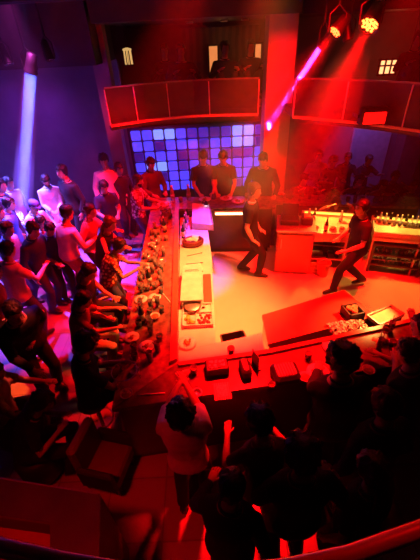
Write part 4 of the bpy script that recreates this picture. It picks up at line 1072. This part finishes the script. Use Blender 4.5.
person('seated woman in black with bare arms at the middle of the long bar', head=(89, 272), face=100, lean=14, hp=26, fem=True, h=1.68, shirt=C_BLACK, sleeve='none', hair='long', legs='sit', pants=C_BLACK, lh=pp(124, 306, 1.1), rh=(.3, .42, .95), group=LB, vox=.012)
person('customer with dark hair seen from behind at the bar corner', head=(87, 344), face=62, lean=10, hp=20, h=1.72, shirt=C_BLACK, sleeve='short', legs='sit', hair='puffy', pants=C_BLACK, lh=pp(118, 362, 1.13), rh=(.2, .45, 1.14), group=LB, vox=.011)
person('woman with orange-lit legs squeezed behind the seated woman', head=(84, 300), face=85, lean=16, hp=25, fem=True, h=1.6, shirt=C_MAR, sleeve='short', hair='long', legs='sit', pants=C_TAN, lh=(-.2, .5, 1.1), rh=(.16, .52, 1.08), group=LB, vox=.012)
# dance floor
DF = 'people on the dance floor'
person('bearded man in a white kurta looking down beside the blue beam', head=(46, 181), face=155, lean=5, hp=30, shirt=C_WHITE, sleeve='long', hem=.42, pants=C_WHITE, beard=True, lh=(-.05, .3, 1.02), rh=(.08, .3, 1.02), group=DF, h=1.76)
person('tall man in a dark jacket by the lounge wall behind the white kurta', head=(62, 172), face=215, lean=2, hp=5, shirt=C_BLACK, sleeve='long', pants=C_BLACK, group=DF, h=1.84, bulk=1.1)
person('person in a blue cap with a white jacket near the foot of the blue beam', head=(34, 206), face=115, lean=14, hp=20, shirt=C_WHITE, sleeve='long', pants=C_BLUE, hair='cap', rh=(.2, .32, 1.05), lh=(-.2, .3, 1.0), group=DF, h=1.68)
person('woman in a red and white striped top under the blue cap', head=(41, 222), face=150, lean=8, hp=22, fem=True, h=1.58, shirt=C_STR, sleeve='short', hair='long', pants=C_NAVY, group=DF)
person('man at the lounge wall, half hidden behind the blue beam', head=(9, 183), face=110, lean=3, hp=10, shirt=C_BLUE, sleeve='long', pants=C_NAVY, group=DF)
person('man with a reddish face at the far edge of the lounge wall', head=(0, 186), face=80, lean=3, hp=8, shirt=C_NAVY, pants=C_NAVY, group=DF)
person('dark haired dancer in blue light in front of the blue beam', head=(9, 204), face=70, lean=10, hp=18, shirt=C_DENB, sleeve='long', pants=C_JEAN, group=DF)
person('man in a light blue shirt lit from above on the dance floor', head=(7, 229), face=95, lean=12, hp=16, shirt=C_BLUE, sleeve='long', pants=C_JEAN, group=DF, rh=(.2, .35, 1.15))
person('dark head dancer next to the light blue shirt', head=(-2, 213), face=60, lean=4, hp=8, shirt=C_NAVY, sleeve='long', pants=C_NAVY, group=DF)
person('dark haired man in a navy jacket with bowed head, nearer the striped top', head=(33, 230), face=110, lean=12, hp=25, shirt=C_NAVY, sleeve='long', pants=C_NAVY, group=DF)
person('dark haired man in a navy jacket hunched beside the red trousers', fixed=True, h=1.64, head=(50, 229), face=130, lean=16, hp=30, shirt=C_NAVY, sleeve='long', pants=C_BLACK, group=DF, rh=(.16, .3, .95), lh=(-.1, .3, .95))
person('person in a pale pink jacket and bright red trousers seen from behind', fixed=True, h=1.84, head=(67, 213), face=40, lean=16, hp=14, shirt=C_PINK, sleeve='long', pants=cloth('bright_red_cotton', (.75, .1, .06)), group=DF, hem=.02, bulk=1.05, lh=(-.2, .3, 1.1), rh=(.2, .35, 1.15))
person('man in a pale pink shirt turned away at the edge of the dance floor', head=(8, 250), face=30, lean=10, hp=12, shirt=C_PINK, sleeve='short', pants=C_NAVY, group=DF, rh=(.2, .4, 1.2), bulk=1.05)
person('dancer in a red shirt below the pale pink shirt', head=(-7, 272), face=60, lean=12, hp=15, shirt=C_RED, sleeve='short', pants=C_BLACK, group=DF, rh=(.24, .35, .95))
person('big man in black with a white printed shirt leaning over the dance floor', head=(14, 312), face=130, lean=30, side=8, hp=20, h=1.84, shirt=C_PRINT, sleeve='long', pants=C_BLACK, bulk=1.18, lh=pp(34, 338, 1.05), rh=(.2, .5, 1.0), group=DF, vox=.012)
person('seated person in a tan shirt behind the big man in black', head=(-6, 372), face=75, lean=12, hp=15, h=1.66, shirt=C_TAN, sleeve='short', legs='sit', seat=.48, pants=C_BLACK, rh=(.25, .45, .75), lh=(-.1, .5, .8), group=DF, vox=.012)
person('person in black bending forward with folded bare arms near the armchair', head=(42, 402), face=75, lean=34, hp=30, h=1.7, shirt=C_BLACK, sleeve='short', legs='sit', seat=.5, pants=C_BLACK, lh=pp(62, 413, .8), rh=pp(58, 432, .8), group=DF, vox=.011, fem=True, hair='long')
# front bar customers
FB = 'customers at the front bar'
person('man in a white shirt raising both hands over the front bar', head=(181, 413), face=2, lean=2, hp=-22, h=1.74, hem=.04, fixed=True, shirt=C_WHITE, sleeve='half', pants=C_BLACK, lh=pp(180, 383, 1.32), rh=pp(185, 383, 1.32), group=FB, vox=.009, hair='puffy')
person('dark haired customer in a maroon top beside the white shirt', head=(260, 422), face=-12, lean=10, hp=22, h=1.72, shirt=C_MAR, sleeve='short', pants=C_BLACK, lh=(-.2, .34, 1.13), rh=(.2, .3, 1.13), hair='puffy', group=FB, vox=.009, fem=True)
person('man in black with thick dark hair in front of the chest cooler', head=(342, 360), face=-5, lean=6, hp=10, h=1.86, shirt=C_BLACK, sleeve='long', pants=C_BLACK, hair='puffy', hairsc=1.3, bulk=1.15, group=FB, lh=pp(318, 368, 1.13), rh=(.25, .45, 1.15), vox=.010)
person('customer in black at the far right of the front bar', head=(409, 352), face=-30, lean=10, hp=16, h=1.78, shirt=C_BLACK, sleeve='short', pants=C_BLACK, lh=pp(396, 350, 1.14), rh=(.2, .4, 1.2), group=FB, vox=.011, bulk=1.1)
person('customer lifting one hand beyond the yellow tray', head=(424, 326), face=-50, lean=8, hp=14, h=1.7, shirt=C_MAR, sleeve='short', pants=C_BLACK, lh=pp(411, 306, 1.45), rh=(.2, .4, 1.1), group=FB, vox=.011)
person('man in black behind the thick-haired man at the front bar', head=(385, 405), face=-15, lean=4, hp=10, h=1.76, shirt=C_BLACK, sleeve='long', pants=C_BLACK, group=FB, vox=.012)
person('person in black standing behind the maroon top', head=(302, 455), face=-5, lean=3, hp=14, h=1.7, shirt=C_BLACK, sleeve='long', pants=C_BLACK, group=FB, vox=.011, rh=pp(331, 478, 1.25), lh=(-.2, .3, 1.05), hair='puffy')
person('woman with long dark hair in the dark near the curved handrail', head=(372, 470), face=-30, lean=3, hp=8, fem=True, h=1.64, shirt=C_BLACK, sleeve='short', pants=C_BLACK, hair='long', group=FB, vox=.012)
person('person in black seen from above between the white shirt and the handrail', head=(232, 487), face=20, lean=6, hp=12, h=1.7, shirt=C_BLACK, sleeve='long', pants=C_BLACK, group=FB, vox=.011, lh=(-.25, .3, 1.0))
# crowd behind the right back bar
RB = 'red crowd behind the back bar'
for (px, py, f, lab, sh, hr, fe), dep in zip(((304, 180, 170, 'person in maroon at the back bar above the red cabinet', C_MAR, 'short', False), (319, 156, 190, 'person in a pale pink shirt standing tall in the red haze', C_PINK, 'short', False),
        (333, 162, 175, 'dark haired person beside the pale pink shirt in the red haze', C_DGREY, 'puffy', False), (348, 158, 200, 'person in black before the edge of the violet wall panel', C_BLACK, 'short', False),
        (369, 160, 165, 'dark silhouette in front of the violet wall panel', C_BLACK, 'short', False), (336, 204, 185, 'customer with a brightly lit face over the yellow ice well', C_RED, 'short', False),
        (360, 180, 180, 'person in grey resting arms on the crowded back bar', C_GREY, 'short', False), (383, 186, 190, 'woman with long hair at the crowded back bar', C_RED, 'long', True),
        (395, 177, 200, 'person in maroon beside the long-haired woman', C_MAR, 'short', False), (414, 186, 205, 'person at the end of the crowded back bar', C_GREY, 'short', False), (345, 190, 170, 'woman in charcoal by the customer with the lit face', C_DGREY, 'bun', True), (318, 190, 160, 'man in charcoal between the maroon top and the lit face', C_DGREY, 'short', False)), (7.3, 8.0, 7.75, 8.1, 8.0, 7.2, 7.3, 7.0, 7.35, 7.05, 7.6, 7.65)):
    person(lab, depth=dep, head=(px, py), face=f, lean=6 + (py % 7), hp=15, h=1.72 if not fe else 1.64, fem=fe, shirt=sh, hair=hr, group=RB, sleeve='half' if px % 2 else 'long', lh=(-.2, .38, 1.15), rh=(.2, .38, 1.15), vox=.018)
# silhouettes on the balcony (standing on its floor)
MZ = 'silhouettes on the balcony'
for px, py, Y, lab, bk in ((180, 47, 8.2, 'big dark silhouette at the middle of the curved balcony', 1.2), (224, 47, 8.3, 'dark silhouette in front of the warm lit doorway', 1.1), (250, 43, 8.5, 'dark silhouette nearest the wide pillar on the balcony', 1.), (164, 52, 8.6, 'faint silhouette beside the big one on the curved balcony', 1.)):
    p = A(px, py, Y=Y); person(lab, pos=(p.x, Y), z0=2.8 - .62, face=170, lean=6, hp=10, shirt=C_BLACK, sleeve='long', legs='sit', seat=.62 + .45 - .3, h=1.72, bulk=bk, group=MZ, vox=.018, lh=(-.2, .35, 1.2), rh=(.2, .35, 1.2), lf=(-.11, .3, .72), rf=(.11, .3, .72))
p = A(410, 78, Y=7.6); person('dark silhouette on the red balcony under the round lampshade', pos=(p.x, 7.75), z0=2.18, face=185, lean=6, hp=10, shirt=C_BLACK, sleeve='long', legs='sit', seat=.77, h=1.72, group=MZ, vox=.018, lh=(-.2, .35, 1.2), rh=(.2, .35, 1.2), lf=(-.11, .3, .72), rf=(.11, .3, .72))
p = A(330, 477, 1.25)
t = thing('clutch_bag', 'small red clutch bag held up in the dark behind the maroon top', 'bag', p, .35)
G().box((0, 0, 0), (.13, .07, .03), bev=.01).obj('bag_body', mat('bright_red_leather', (.8, .12, .1), .5), t); G().box((0, -.02, .018), (.12, .035, .006)).obj('flap', mat('bright_red_leather', (.8, .12, .1), .5), t)
finish_remesh()
# stools under the seated customers
for x, y, st, lab in SEATS:
    who = lab.split(' with ')[0] if 'squeezed' not in lab else 'woman with orange-lit legs'
    who = {'seated woman in black': 'seated woman with bare arms', 'customer': 'dark haired customer at the bar corner', 'seated person in a tan shirt behind the big man in black': 'person in the tan shirt',
           'person in black bending forward': 'person bending forward by the armchair'}.get(who, who)
    if st > .6: stool(x, y, 'round leather bar stool under the ' + who, st - .05)
    else:
        t = thing('pouffe', 'low round leather pouffe under the ' + who, 'pouffe', (x, y, 0), 0, 'pouffes by the dance floor')
        G().lathe([(.001, .03), (.19, .03), (.22, .1), (.22, st - .12), (.19, st - .06), (.001, st - .05)], n=24).obj('cushion', WICK, t, True)
        G().lathe([(.001, 0), (.17, 0), (.17, .03), (.001, .03)], n=24).obj('base', BLACK, t, True)

# ------------------------------------------------------------------ air and exposure
w = bpy.data.worlds.new('world'); S.world = w; w.use_nodes = True; nt = w.node_tree
nt.nodes['Background'].inputs['Color'].default_value = (.02, .004, .02, 1); nt.nodes['Background'].inputs['Strength'].default_value = 0.0
vs = nt.nodes.new('ShaderNodeVolumeScatter'); vs.inputs['Density'].default_value = .006; vs.inputs['Anisotropy'].default_value = .25
nt.links.new(vs.outputs['Volume'], nt.nodes['World Output'].inputs['Volume'])
S.view_settings.view_transform = 'Standard'; S.view_settings.look = 'None'; S.view_settings.gamma = 1; S.view_settings.use_curve_mapping = False
S.view_settings.exposure = 0.95
cy = S.cycles
cy.use_denoising = True
try: cy.denoiser = 'OPENIMAGEDENOISE'
except Exception: pass
cy.max_bounces = 5; cy.diffuse_bounces = 2; cy.glossy_bounces = 2; cy.transmission_bounces = 4; cy.volume_bounces = 0
cy.sample_clamp_indirect = 3.0; cy.caustics_reflective = False; cy.caustics_refractive = False
